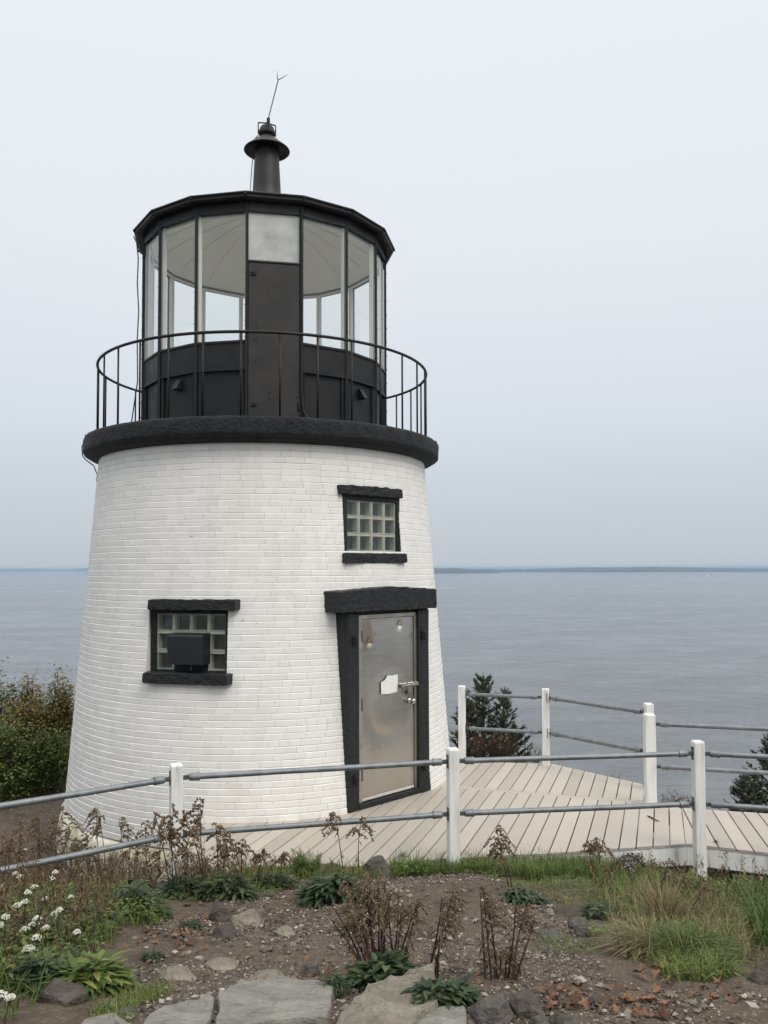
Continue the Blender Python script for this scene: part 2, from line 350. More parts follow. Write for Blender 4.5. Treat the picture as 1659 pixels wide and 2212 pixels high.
mb.add(vv, [(j * nx + i, j * nx + i + 1, (j + 1) * nx + i + 1, (j + 1) * nx + i) for j in range(len(ys) - 1) for i in range(nx - 1)])
gm = mat('gravelly_dirt', (.08, .06, .05), rough=.9, scale=2.2, detail=12, nrough=.68, bump=.022, bscale=48, cols=[(.25, (.026, .017, .011)), (.40, (.056, .038, .026)), (.52, (.108, .076, .053)), (.62, (.070, .049, .034)), (.8, (.034, .024, .016))])
def speckle(m, scale=110, amt=.5, col=(.27, .225, .18)):
    """small stones in the dirt: voronoi cells, some of them pale"""
    t = m.node_tree; n = t.nodes; l = t.links; b = n['Principled BSDF']; lk = b.inputs['Base Color'].links[0]; src = lk.from_socket
    tcn = n.new('ShaderNodeTexCoord'); vo = n.new('ShaderNodeTexVoronoi'); vo.inputs['Scale'].default_value = scale; l.new(tcn.outputs['Object'], vo.inputs[0])
    sp = n.new('ShaderNodeSeparateColor'); l.new(vo.outputs['Color'], sp.inputs[0])
    no = n.new('ShaderNodeTexNoise'); no.inputs['Scale'].default_value = 2.2; l.new(tcn.outputs['Object'], no.inputs[0])
    ad = n.new('ShaderNodeMath'); ad.operation = 'MULTIPLY_ADD'; ad.inputs[1].default_value = .5; l.new(no.outputs[0], ad.inputs[0]); l.new(sp.outputs[0], ad.inputs[2])
    rr = n.new('ShaderNodeMapRange'); rr.inputs[1].default_value = .95; rr.inputs[2].default_value = 1.3; rr.inputs[3].default_value = 0; rr.inputs[4].default_value = amt; l.new(ad.outputs[0], rr.inputs[0])
    mx = n.new('ShaderNodeMix'); mx.data_type = 'RGBA'; l.new(rr.outputs[0], mx.inputs[0]); l.new(src, mx.inputs[6]); mx.inputs[7].default_value = (*col, 1); l.new(mx.outputs[2], b.inputs['Base Color'])
speckle(gm)
tag(mb.build('ground', gm, smooth=True), kind='structure')

sm = bpy.data.materials.new('sea_water'); sm.use_nodes = True; t = sm.node_tree; n = t.nodes; l = t.links; b = n['Principled BSDF']
b.inputs['Base Color'].default_value = (.115, .117, .122, 1); b.inputs['Roughness'].default_value = .10; b.inputs['IOR'].default_value = 1.333
tcn = n.new('ShaderNodeTexCoord')
def wave(scale, sx, sy, rot, det):
    mpn = n.new('ShaderNodeMapping'); mpn.inputs['Scale'].default_value = (sx, sy, 1); mpn.inputs['Rotation'].default_value = (0, 0, rot); l.new(tcn.outputs['Object'], mpn.inputs[0])
    no = n.new('ShaderNodeTexNoise'); no.inputs['Scale'].default_value = scale; no.inputs['Detail'].default_value = det; no.inputs['Roughness'].default_value = .62; l.new(mpn.outputs[0], no.inputs[0]); return no.outputs[0]
w1 = wave(.20, .7, 1.3, R(-12), 3.5); w2 = wave(1.1, .8, 1.4, R(-24), 4)
ma = n.new('ShaderNodeMath'); ma.operation = 'MULTIPLY_ADD'; ma.inputs[1].default_value = .12; l.new(w2, ma.inputs[0]); l.new(w1, ma.inputs[2])
slick0 = wave(.0022, .7, 1.6, R(-12), 6); slick1 = wave(.055, .8, 1.3, R(-12), 6); mk = n.new('ShaderNodeMath'); mk.operation = 'MULTIPLY_ADD'; mk.inputs[1].default_value = .9; l.new(slick1, mk.inputs[0])
mj = n.new('ShaderNodeMath'); mj.operation = 'MULTIPLY_ADD'; mj.inputs[1].default_value = .6; mj.inputs[2].default_value = -.25; l.new(slick0, mj.inputs[0]); l.new(mj.outputs[0], mk.inputs[2]); slick = mk.outputs[0]
mr = n.new('ShaderNodeMapRange'); mr.inputs[1].default_value = .40; mr.inputs[2].default_value = .60; mr.inputs[3].default_value = 1.5; mr.inputs[4].default_value = .45; l.new(slick, mr.inputs[0])
bp = n.new('ShaderNodeBump'); bp.inputs['Distance'].default_value = 1.5; l.new(mr.outputs[0], bp.inputs['Strength']); l.new(ma.outputs[0], bp.inputs['Height']); l.new(bp.outputs[0], b.inputs['Normal'])
mb = MB(); K = 96
rings = [0, 40, 120, 400, 1500, 6000, 30000]
vv = [(0, 0, SEA)] + [(r_ * math.sin(2 * math.pi * k / K), r_ * math.cos(2 * math.pi * k / K), SEA) for r_ in rings[1:] for k in range(K)]
fs = [(0, 1 + (k + 1) % K, 1 + k) for k in range(K)]
for i in range(len(rings) - 2): fs += [(1 + i * K + k, 1 + i * K + (k + 1) % K, 1 + (i + 1) * K + (k + 1) % K, 1 + (i + 1) * K + k) for k in range(K)]
mb.add(vv, fs); tag(mb.build('sea', sm), kind='structure')

def far_land(name, pts, depth, rough_amp, seed):
    """a low wooded shore: crest heights along a line of (x, y, height), with real depth behind it"""
    mb = MB(); L = []
    for i in range(len(pts) - 1):
        (x0, y0, h0), (x1, y1, h1) = pts[i], pts[i + 1]; k = max(2, int(math.hypot(x1 - x0, y1 - y0) / 28))
        for j in range(k): q = j / k; L.append((x0 + (x1 - x0) * q, y0 + (y1 - y0) * q, h0 + (h1 - h0) * q))
    L.append(pts[-1]); prof = [(0, 0), (.04, .35), (.25, .75), (.5, 1.0), (1.0, 0)]; vv = []
    for i, (x, y, h) in enumerate(L):
        s_ = math.hypot(x, y); dx, dy = x / s_, y / s_
        for a, q in prof:
            hh = max(0, h * q + (rough_amp * (noise.noise(Vector((i * .37, a * 3, seed))) + .7 * noise.noise(Vector((i * 1.3, a * 5, seed + 3)))) if 0 < a < 1 and h > 1 else 0))
            vv.append((x + dx * depth * a, y + dy * depth * a, SEA - .5 + hh))
    P = len(prof)
    mb.add(vv, [(i * P + j, (i + 1) * P + j, (i + 1) * P + j + 1, i * P + j + 1) for i in range(len(L) - 1) for j in range(P - 1)])
    return tag(mb.build(name, M['land']), kind='structure')
def sea_at(u, v):
    d = ray(u, v); return d * ((SEA - EYE) / d.z)
def shore(cols, dist):
    o = []
    for u, vtop in cols:
        d = ray(u, 1200); d = Vector((d.x, d.y, 0)).normalized() * dist
        rr = ray(u, vtop); o.append((d.x, d.y, max(0, EYE + rr.z / math.hypot(rr.x, rr.y) * (dist * 1.08) - SEA)))
    return o
far_land('far_hills', shore([(930, 1227.5), (985, 1226.6), (1010, 1228.6), (1060, 1229), (1120, 1229.5), (1180, 1228.5), (1240, 1226), (1330, 1225), (1420, 1224.6), (1500, 1226), (1560, 1227.5), (1659, 1228), (1760, 1228), (1900, 1233)], 5600), 1500, 3.0, 2)
far_land('near_shore', shore([(925, 1228), (950, 1228.4), (985, 1227.2), (1010, 1229), (1045, 1231.2), (1080, 1234.0)], 4700), 600, 2.4, 9)
far_land('hazy_islands', shore([(-60, 1230), (0, 1229.6), (60, 1228.4), (115, 1229.6), (150, 1229.8), (175, 1228.2), (200, 1226.0), (215, 1226.2), (250, 1228), (330, 1228.4), (420, 1231)], 14500), 1500, 4.0, 5)

hz = bpy.data.materials.new('haze_air'); hz.use_nodes = True; hn = hz.node_tree.nodes; hn.remove(hn['Principled BSDF'])
pv = hn.new('ShaderNodeVolumePrincipled'); pv.inputs['Color'].default_value = (.50, .67, .88, 1); pv.inputs['Density'].default_value = 1.3e-4; pv.inputs['Anisotropy'].default_value = 0.0
hz.node_tree.links.new(pv.outputs[0], hn['Material Output'].inputs['Volume'])
mb = MB(); mb.box((0, 0, (10.5 + SEA - 4) / 2), (62000, 62000, 10.5 - (SEA - 4)))
HAZE = tag(mb.build('haze', hz), kind='stuff')

# a thin foam line where two currents meet
fo_ = MB(); L_ = [sea_at(u, v) for u, v in ((1222, 1283.2), (1232, 1286), (1252, 1289.2), (1285, 1293.0), (1330, 1297.2), (1385, 1300.5), (1450, 1303.5))]; Q = []
for a, b_ in zip(L_, L_[1:]):
    for k in range(14): Q.append(a.lerp(b_, k / 14))
vv = []
for i, p in enumerate(Q):
    d = Vector((p.x, p.y, 0)).normalized(); wd = max(.15, 2.6 * abs(noise.noise(Vector((i * .21, 3, 1)))) * (1 - i / len(Q)) + .3); vv += [p - d * wd + Vector((0, 0, .03)), p + d * wd + Vector((0, 0, .03))]
fo_.add(vv, [(2 * i, 2 * i + 2, 2 * i + 3, 2 * i + 1) for i in range(len(Q) - 1)])
tag(fo_.build('sea_foam', mat('sea_foam', (.34, .36, .37), (.55, .56, .57), rough=.8, scale=.2)), kind='stuff')
# boats and floats far out on the water
def boat(u, v, L, name, label, cat, group=None):
    p = sea_at(u, v); e_ = thing(name, label, cat, p, group); a = MB(); h = L * .22
    sec = [(-.5, .30, 1.0), (-.2, .36, 1.0), (.15, .33, 1.1), (.38, .18, 1.35), (.5, .01, 1.6)]
    vv = []
    for s_, wd, hh in sec: vv += [(s_ * L, -wd * L * .42, -.2), (s_ * L, -wd * L * .5, h * hh), (s_ * L, wd * L * .5, h * hh), (s_ * L, wd * L * .42, -.2)]
    a.add(vv, [(i * 4 + j, i * 4 + 4 + j, i * 4 + 5 + j, i * 4 + 1 + j) for i in range(4) for j in range(3)] + [(0, 1, 2, 3)])
    hu = a.build('hull', M['boat'], e_, at=(0, 0, 0))
    c = MB(); c.cbox((L * .12, 0, h * 1.1 + L * .09), (L * .34, L * .24, L * .34), b=.1); c.build('cabin', M['boat'], e_, at=(0, 0, 0))
    d_ = MB(); d_.tube([(L * .05, 0, h + L * .18), (L * .05, 0, h + L * .42)], .06, 6); d_.build('mast', M['hull'], e_, at=(0, 0, 0)); return e_
boat(1526.5, 1243.6, 11.5, 'motor_boat', 'white cabin boat on the sea, the nearer and left of the two', 'boat', 'white boats far out')
boat(1557.5, 1239.8, 13.0, 'motor_boat', 'white cabin boat farther out, nearest the distant shore', 'boat', 'white boats far out').rotation_euler.z = 2.8
def sail(u, v):
    p = sea_at(u, v); e_ = thing('sailing_boat', 'tiny white sailing boat under the far shore', 'sailing boat', p)
    a = MB(); a.add([(-4, -1.3, .9), (-4, 1.3, .9), (5.5, 0, 1.2), (-3.5, -.9, -.2), (-3.5, .9, -.2), (4.4, 0, -.2)], [(0, 2, 1), (3, 4, 5), (0, 1, 4, 3), (1, 2, 5, 4), (2, 0, 3, 5)]); a.build('hull', M['boat'], e_, at=(0, 0, 0))
    a = MB(); a.add([(.5, .06, 2), (-3.8, .06, 2), (.5, .06, 13.5), (.5, -.06, 2), (-3.8, -.06, 2), (.5, -.06, 13.5)], [(0, 2, 1), (3, 4, 5), (0, 1, 4, 3), (1, 2, 5, 4), (2, 0, 3, 5)]); a.build('sail', M['boat'], e_, at=(0, 0, 0))
    a = MB(); a.tube([(.6, 0, .8), (.6, 0, 14)], .08, 6); a.build('mast', M['hull'], e_, at=(0, 0, 0))
sail(1134, 1238.2)
for u, v, lb in ((1470.6, 1483, 'white lobster buoy on the water beyond the corner post'), (1483.3, 1685, 'white lobster buoy low in the water close beside the front post')):
    p = sea_at(u, v); e_ = thing('buoy', lb, 'buoy', p, 'white buoys on the sea'); a = MB(); s_ = .8 if v < 1600 else .42
    a.lathe([(0, -.1), (.30 * s_, 0), (.42 * s_, .35 * s_), (.36 * s_, .7 * s_), (.1 * s_, .95 * s_), (.0, .97 * s_)], 14, (0, 0)); a.build('float', M['buoy'], e_, smooth=True, at=(0, 0, 0))
    a = MB(); a.tube([(0, 0, .9 * s_), (0.1, 0, 1.5 * s_)], .035, 6); a.build('stick', M['hull'], e_, at=(0, 0, 0))

# ------------------------------------------------------------------ lighthouse
AX, AY = -1.473, 10.35
AXIS = (AX, AY)
def pol(ph, r_, z):
    a = R(ph); return Vector((AX + r_ * math.sin(a), AY - r_ * math.cos(a), z))
def Rw(z): return 2.084 - .083 * (z - EYE)
LH = thing('lighthouse', 'short white brick lighthouse with black lantern room, gallery and steel door', 'lighthouse', (AX, AY, 0))
OPEN = [(31.0, 53.6, 2.58, 3.22), (-25.2, -1.9, 1.39, 2.03), (45 - 15.9, 45 + 15.2, -1, 2.06)]
def openings(z): return sorted((a, b_) for a, b_, z0, z1 in OPEN if z0 <= z <= z1)
H = .0638; Z0 = -.26; NC = 63
mb = MB(); jr = random.Random(3)
def jj(a): return jr.uniform(-a, a)
for i in range(NC):
    za = Z0 + i * H; zb_ = za + H; zm = (za + zb_) / 2; rr = Rw(zm) + .001; op = openings(zm)
    spans = []; cur = -180.0
    for a, b_ in op: spans.append((cur, a)); cur = b_
    spans.append((cur, 180.0))
    lead = jr.uniform(0, 12); p = -180 + lead * 0; bricks = []; p = -180 - jr.uniform(0, 5)
    while p < 180:
        Lb = .205 if jr.random() > .16 else .105
        q = p + math.degrees(Lb / rr); bricks.append((p, q)); p = q
    rm = rr - .0055
    for a, b_ in spans:                      # paint-filled joints behind the brick faces
        k = max(1, int((b_ - a) / 4)); vs_ = []
        for j in range(k + 1):
            ph = a + (b_ - a) * j / k; vs_ += [pol(ph, rm, za), pol(ph, rm, zb_)]
        mb.add(vs_, [(2 * j, 2 * j + 2, 2 * j + 3, 2 * j + 1) for j in range(k)], 1)
    wav = jr.uniform(0, 100)
    for p, q in bricks:
        for a, b_ in spans:
            p1, q1 = max(p, a), min(q, b_)
            if q1 - p1 < .6: continue
            g = math.degrees(.0010 / rr); d = jj(.0012); bt = math.degrees(.0035 / rr)
            p2 = p1; q2 = q1; bz = .0012; bzt = .0055 + abs(jj(.002)); rs_ = rr - (.0020 + abs(jj(.0016)))
            o0 = .0022 * noise.noise(Vector((p2 * .12, wav, 1))); o1 = .0022 * noise.noise(Vector((q2 * .12, wav, 1)))
            lo0, lo1, hi0, hi1 = za + .0022 + o0, za + .0022 + o1, zb_ - .0008 + o0 + jj(.0008), zb_ - .0008 + o1 + jj(.0008)
            out_ = [(p2, lo0), (q2, lo1), (q2, hi1), (p2, hi0)]; inn = [(p2 + bt, lo0 + bz), (q2 - bt, lo1 + bz), (q2 - bt, hi1 - bzt), (p2 + bt, hi0 - bzt)]
            vs_ = [pol(ph, rm - .001 if zi < 2 else rs_ - .0012, z) for zi, (ph, z) in enumerate(out_)] + [pol(ph, rr + d + jj(.0008), z) for ph, z in inn]
            tt = min(1, max(0, .55 + jr.gauss(0, .2)))
            mb.add(vs_, [(4, 5, 6, 7), (0, 1, 5, 4), (1, 2, 6, 5), (2, 3, 7, 6), (3, 0, 4, 7)], 0, tt)
mb.build('brick_wall', [M['paint'], M['mortar']], LH)
ch_ = MB(); cr_ = random.Random(19)
for k in range(46):
    ph, z = cr_.uniform(-75, 80), cr_.uniform(.1, 3.6)
    if any(a - 3 < ph < b_ + 3 and z0 - .15 < z < z1 + .25 for a, b_, z0, z1 in OPEN): continue
    r1 = Rw(z) - .0005; w_, h_ = cr_.uniform(.003, .012), cr_.uniform(.002, .006); dw = math.degrees(w_ / r1); pts = [pol(ph + dw * math.cos(q) * cr_.uniform(.6, 1.2), r1 + .0035, z + h_ * math.sin(q) * cr_.uniform(.6, 1.2)) for q in [j * 1.047 for j in range(6)]]
    ch_.add(pts + [pol(ph, r1 - .004, z)], [(0, 1, 2, 3, 4, 5)] + [(i, 6, (i + 1) % 6) for i in range(6)])
pc = ch_.build('paint_chips', M['chip'], LH); pc['kind'] = 'stuff'
mb = MB()                                    # rough foundation ring
vv = []; n_ = 120; zs = [-1.3, -.9, -.6, -.42, -.3, -.262]
rs = [2.42, 2.40, 2.38, 2.35, 2.335, 2.26]
for j, z in enumerate(zs):
    for k in range(n_):
        ph = 360 * k / n_; vv.append(pol(ph, rs[j] + (.03 * noise.noise(Vector((ph * .11, z * 5, 2))) if j < 5 else 0), z + .012 * noise.noise(Vector((ph * .2, j, 8)))))
mb.add(vv, [(j * n_ + k, j * n_ + (k + 1) % n_, (j + 1) * n_ + (k + 1) % n_, (j + 1) * n_ + k) for j in range(5) for k in range(n_)])
mb.build('foundation', M['foundation'], LH, smooth=True)

def rough_grid(mb, P, nu, nv, amp, sc_, seed, edge=.35, m=0):
    """a rough sheet: P(u, v) -> (point, normal), u v in 0..1"""
    vs_ = []
    for j in range(nv + 1):
        for i in range(nu + 1):
            p, nn = P(i / nu, j / nv); vs_.append(p + nn * (amp * noise.noise(p * sc_ + Vector((seed, 0, 0)))))
    mb.add(vs_, [(j * (nu + 1) + i, j * (nu + 1) + i + 1, (j + 1) * (nu + 1) + i + 1, (j + 1) * (nu + 1) + i) for j in range(nv) for i in range(nu)], m)
# gallery slab
mb = MB(); prof = [(1.3, 3.952), (2.05, 3.958), (2.128, 3.958), (2.150, 3.945), (2.155, 3.92), (2.155, 3.88), (2.154, 3.84), (2.152, 3.80), (2.148, 3.775), (2.128, 3.760), (2.10, 3.752), (2.085, 3.735), (2.04, 3.722), (1.99, 3.708), (1.93, 3.70)]
n_ = 420; vv = []
for j, (r_, z) in enumerate(prof):
    for k in range(n_):
        ph = 360 * k / n_; p = pol(ph, r_, z); am = .008 if 2 < j < 10 else .003
        q = am * noise.noise(p * 9) + am * .7 * noise.noise(p * 23); vv.append(pol(ph, r_ + q, z + q * .5))
mb.add(vv, [(j * n_ + k, (j + 1) * n_ + k, (j + 1) * n_ + (k + 1) % n_, j * n_ + (k + 1) % n_) for j in range(len(prof) - 1) for k in range(n_)])
mb.build('gallery_slab', M['concrete'], LH, smooth=True)
# gallery railing
RR = 2.006; ZG = 3.955; ZT = 4.838
gr = MB(); gr.tube([pol(360 * k / 120, RR, ZT) for k in range(121)], .0165, 8, cap=False)
gro = gr.build('gallery_railing', M['metal_black'], LH, smooth=True)
for k in range(32):
    ph = .8 + 11.25 * k; b_ = MB(); b_.tube([pol(ph, RR, ZG - .02), pol(ph, RR, ZT)], .0105, 8); b_.tube([pol(ph, RR, ZG - .005), pol(ph, RR, ZG + .012)], .022, 8)
    if k == 26: b_.tube([pol(ph, RR, ZG + .07), pol(ph, RR, ZG + .09)], .03, 8)
    b_.build('baluster', M['metal_black'], gro, smooth=True)
# lantern room: sixteen sides
RL = 1.505; NS = 16; ST = 22.5; DOOR_FACE = 0
ZL, ZS, ZGT, ZF = 4.585, 4.885, 6.315, 6.41
def facequad(mb, k, r0, r1, z0, z1, m=0, inset=0.0):
    """plate on lantern face k between circumradii r0 (inner) and r1 (outer)"""
    a, b_ = k * ST + inset, (k + 1) * ST - inset
    def corner(ph, r_): return r_ * math.cos(R(ST / 2)) / math.cos(R((ph - (k + .5) * ST)))
    vs_ = [pol(ph, corner(ph, r_), z) for z in (z0, z1) for ph in (a, b_) for r_ in (r0, r1)]
    mb.add(vs_, [(0, 1, 3, 2), (4, 6, 7, 5), (0, 4, 5, 1), (2, 3, 7, 6), (0, 2, 6, 4), (1, 5, 7, 3)], m)
low = MB()
for k in range(NS):
    if k == DOOR_FACE: continue
    facequad(low, k, 1.40, 1.462, 3.93, ZL - .002); facequad(low, k, 1.41, 1.492, ZL, ZS); facequad(low, k, 1.42, 1.502, ZL - .014, ZL + .012); facequad(low, k, 1.40, 1.506, ZS - .012, ZS + .012)
lo_o = low.build('lantern_wall', M['metal_black'], LH)
tp = MB()
for k in range(NS): facequad(tp, k, 1.42, 1.50, ZGT, ZF + .02); facequad(tp, k, 1.43, 1.508, ZGT - .012, ZGT + .010, inset=.3)
tp.build('lantern_fascia', M['metal_black'], LH)
tp = MB(); facequad(tp, 0, 1.44, 1.503, ZGT + .012, ZF, inset=.5); tp.build('worn_plate', M['metal_worn'], LH)
for k in range(NS):
    ph = k * ST; b_ = MB()
    b_.tube([pol(ph, 1.497, 3.94), pol(ph, 1.497, ZF)], .021, 4); fr_ = pol(ph, 1, 0) - pol(ph, 0, 0)
    for q in range(14):
        z = 4.05 + q * .175
        for sg in (-1, 1): b_.octa(pol(ph + sg * .75, 1.515, z), .006)
    for sg in (-1, 1): b_.tube([pol(ph + sg * 1.6, 1.472, 3.94), pol(ph + sg * 1.6, 1.472, ZL)], .016, 4)
    b_.build('mullion', M['metal_black'], LH)
    wb = MB(); tz = Matrix.Rotation(R(ph), 3, 'Z')
    wb.cbox(pol(ph, 1.446, (ZS + ZGT) / 2), (.052, .05, ZGT - ZS), tz, .006); wb.build('inner_frame', M['white_metal'], LH)
    p_ = MB(); facequad(p_, k, 1.478, 1.481, ZS if k else 5.765, ZGT, inset=.35)
    if k == DOOR_FACE: p_.build('pane', M['dusty'], LH)
    else: p_.build('pane', M['pane'], LH)
inn = MB(); 
for k in range(NS): facequad(inn, k, 1.385, 1.395, 3.93, ZS); facequad(inn, k, 1.39, 1.43, ZS - .02, ZS + .015)
inn.build('inner_lining', M['white_metal'], LH)
fl = MB(); fl.lathe([(0, 4.0), (1.39, 4.0)], 32, AXIS); fl.build('lantern_floor', M['white_metal'], LH)
ce = MB(); prof = [(1.43, ZGT - .03), (1.42, ZGT + .03), (1.28, ZGT + .10), (.98, 6.60), (.6, 6.78), (.24, 6.90), (.22, 6.93), (0, 6.93)]
for i in range(len(prof) - 1):
    (r0, z0), (r1, z1) = prof[i], prof[i + 1]
    for k in range(NS): ce.add([pol(k * ST, r0, z0), pol((k + 1) * ST, r0, z0), pol((k + 1) * ST, r1, z1), pol(k * ST, r1, z1)], [(0, 3, 2, 1)])
for k in range(NS): ce.tube([pol(k * ST, 1.27, ZGT + .097), pol(k * ST, .97, 6.597), pol(k * ST, .6, 6.776), pol(k * ST, .24, 6.896)], .007, 5)
ce.build('ceiling', M['ceiling'], LH)
# hanging work lamp and the lens stand inside the lantern
lp = MB(); lp.tube([pol(0, 0, 6.93), pol(0, 0, 6.62)], .012, 6); lp.lathe([(.02, 6.66), (.055, 6.62), (.06, 6.50), (.03, 6.46), (0, 6.46)], 14, AXIS); lp.build('inner_lamp', M['white_metal'], LH, smooth=True)
# roof
rf = MB(); prof = [(1.48, 6.408), (1.578, 6.408), (1.604, 6.425), (1.606, 6.470), (1.590, 6.483), (1.50, 6.515), (.8, 6.80), (.22, 7.02)]
for i in range(len(prof) - 1):
    (r0, z0), (r1, z1) = prof[i], prof[i + 1]
    for k in range(NS): rf.add([pol(k * ST, r0, z0), pol((k + 1) * ST, r0, z0), pol((k + 1) * ST, r1, z1), pol(k * ST, r1, z1)], [(0, 1, 2, 3)])
ro = rf.build('lantern_roof', M['metal_black'], LH)
gt = MB(); gt.tube([pol(k * ST, 1.609, 6.468) for k in range(NS + 1)], .014, 6)
for k in range(NS): gt.octa(pol(k * ST, 1.614, 6.45), .022)
gt.build('gutter', M['metal_black'], ro)
vt = MB(); vt.lathe([(.21, 6.98), (.20, 7.04), (.182, 7.06), (.176, 7.25), (.160, 7.55), (.149, 7.74)], 36, AXIS); vto = vt.build('ventilator', M['metal_worn'], LH, smooth=True)
cw = MB(); cw.lathe([(.14, 7.735), (.25, 7.725), (.284, 7.728), (.291, 7.736), (.284, 7.748), (.22, 7.80), (.15, 7.862), (.098, 7.90), (.078, 7.925), (.078, 7.95)], 40, AXIS); cw.build('cowl', M['metal_black'], vto, smooth=True)
fb = MB(); fb.lathe([(.075, 7.93), (.102, 7.942), (.106, 7.955), (.104, 7.99), (.094, 7.995), (.092, 8.02), (.078, 8.045), (.05, 8.065), (0, 8.073)], 24, AXIS); fb.build('finial_ball', M['metal_black'], vto, smooth=True)
br = MB()
for ph in (20, 110):
    L_ = [pol(ph, .112, 7.94), pol(ph, .112, 8.085), pol(ph, 0, 8.092 if ph == 20 else 8.10), pol(ph + 180, .112, 8.085), pol(ph + 180, .112, 7.94)]
    for i in range(4): br.tube(L_[i:i + 2], .009, 4)
br.cbox(pol(0, 0, 8.09) + Vector((.02, -.02, .01)), (.04, .03, .11), None, .005)
br.build('strap_bracket', M['metal_black'], vto)
rd = MB(); A_ = Vector((AX - .002, AY, 8.08)); B_ = Vector((AX + .141, AY, 8.66)); rd.tube([A_, B_], .008, 6)
rd.tube([B_, Vector((AX + .131, AY, 8.70)), Vector((AX + .128, AY, 8.784))], [.007, .006, .002], 5); rd.tube([B_, Vector((AX + .19, AY + .01, 8.695)), Vector((AX + .259, AY + .02, 8.742))], [.007, .006, .002], 5); rd.tube([B_ + Vector((-.005, .01, .01)), Vector((AX + .124, AY + .02, 8.697))], [.005, .002], 5)
rd.build('lightning_rod', M['galv_dark'], vto)
# lightning cable
cb = MB()
cb.tube([pol(-95, .11, 7.95), pol(-95, .15, 7.91), pol(-95, .2, 7.84)], .006, 5)
cb.tube([pol(-80, .165, 7.72), pol(-80, .186, 7.55), pol(-78, .20, 7.35), pol(-75, .22, 7.05), pol(-75, .9, 6.78), pol(-75, 1.60, 6.49)], .006, 5)
cb.tube([pol(-75, 1.612, 6.47), pol(-74, 1.575, 6.38), pol(-75, 1.555, 6.2), pol(-76, 1.565, 5.9), pol(-75, 1.545, 5.55), pol(-76, 1.56, 5.2), pol(-75, 1.55, 4.7), pol(-77, 1.62, 4.2), pol(-78, 1.7, 3.97)], .008, 5)
cb.tube([pol(-68, 2.03, 4.035), pol(-72, 2.10, 4.03), pol(-77, 2.14, 3.99), pol(-80, 2.16, 3.95)], .005, 5)
cb.tube([pol(-78, 2.165, 3.935), pol(-79, 2.185, 3.93), pol(-80, 2.20, 3.90), pol(-80, 2.19, 3.80), pol(-80, 2.16, 3.755), pol(-80, 2.06, 3.68), pol(-79, 2.03, 3.61), pol(-79, 2.01, 3.57), pol(-79, 2.02, 3.50), pol(-79.5, 2.0, 3.44)], .007, 5)
cb.build('lightning_cable', M['hinge'], LH)
cd = MB(); cd.tube([pol(22.6, 1.527, 6.40), pol(22.6, 1.53, 6.0), pol(22.6, 1.53, 5.0), pol(22.4, 1.53, 4.4), pol(23.0, 1.54, 4.15), pol(24.4, 1.56, 4.05), pol(25.2, 1.58, 3.955)], .015, 8); cd.octa(pol(22.6, 1.527, 6.41), .018)
cd.build('conduit', M['metal_black'], LH, smooth=True)
# lantern door (the hatch)
def fpl(phc, r_, s_, z):
    """point on a vertical plane facing phc at distance r_, offset s_ to the right"""
    a = R(phc); return Vector((AX + r_ * math.sin(a) + s_ * math.cos(a), AY - r_ * math.cos(a) + s_ * math.sin(a), z))
def fm(phc): return Matrix.Rotation(R(phc), 3, 'Z')   # local x = right, -y = outwards
d_ = MB(); d_.cbox(fpl(11.25, 1.458, 0, (3.94 + 5.745) / 2), (.556, .05, 5.745 - 3.94), fm(11.25), .006)
d_.cbox(fpl(11.25, 1.474, 0, 5.755), (.57, .04, .022), fm(11.25), .004)
dox = d_.build('lantern_door', M['metal_worn'], LH)
h_ = MB()
for s_, z in ((-.224, 5.62), (-.214, 4.194)): h_.cbox(fpl(11.25, 1.488, s_, z), (.062, .016, .045), fm(11.25), .004); h_.octa(fpl(11.25, 1.50, s_, z), .014)
for s_, z in ((-.07, 5.438), (-.21, 4.90), (-.18, 4.885), (-.19, 5.03), (-.05, 4.33), (-.045, 4.26), (.25, 4.29), (-.2, 4.66)): h_.octa(fpl(11.25, 1.486, s_, z), .011)
h_.cbox(fpl(11.25, 1.492, .268, 4.19), (.03, .02, .09), fm(11.25), .006); h_.build('latch', M['metal_black'], dox)
for k, s_, z in ((-2, .012, 4.47), (1, .02, 4.428), (2, .005, 4.45)):
    if k == 1: continue
    phc = (k + .5) * ST; v_ = MB(); o = fpl(phc, 1.44, s_, z); X = fm(phc)
    pts = [(-.04, 0, .05), (.04, 0, .05), (.04, 0, -.06), (-.04, 0, -.06), (-.04, -.022, .052), (.04, -.022, .052), (.04, -.085, -.055), (-.04, -.085, -.055)]
    v_.add([o + X @ Vector(p) for p in pts], [(0, 1, 5, 4), (4, 5, 6, 7), (0, 4, 7, 3), (1, 2, 6, 5), (7, 6, 2, 3)]); v_.build('vent_hood', M['metal_black'], lo_o)

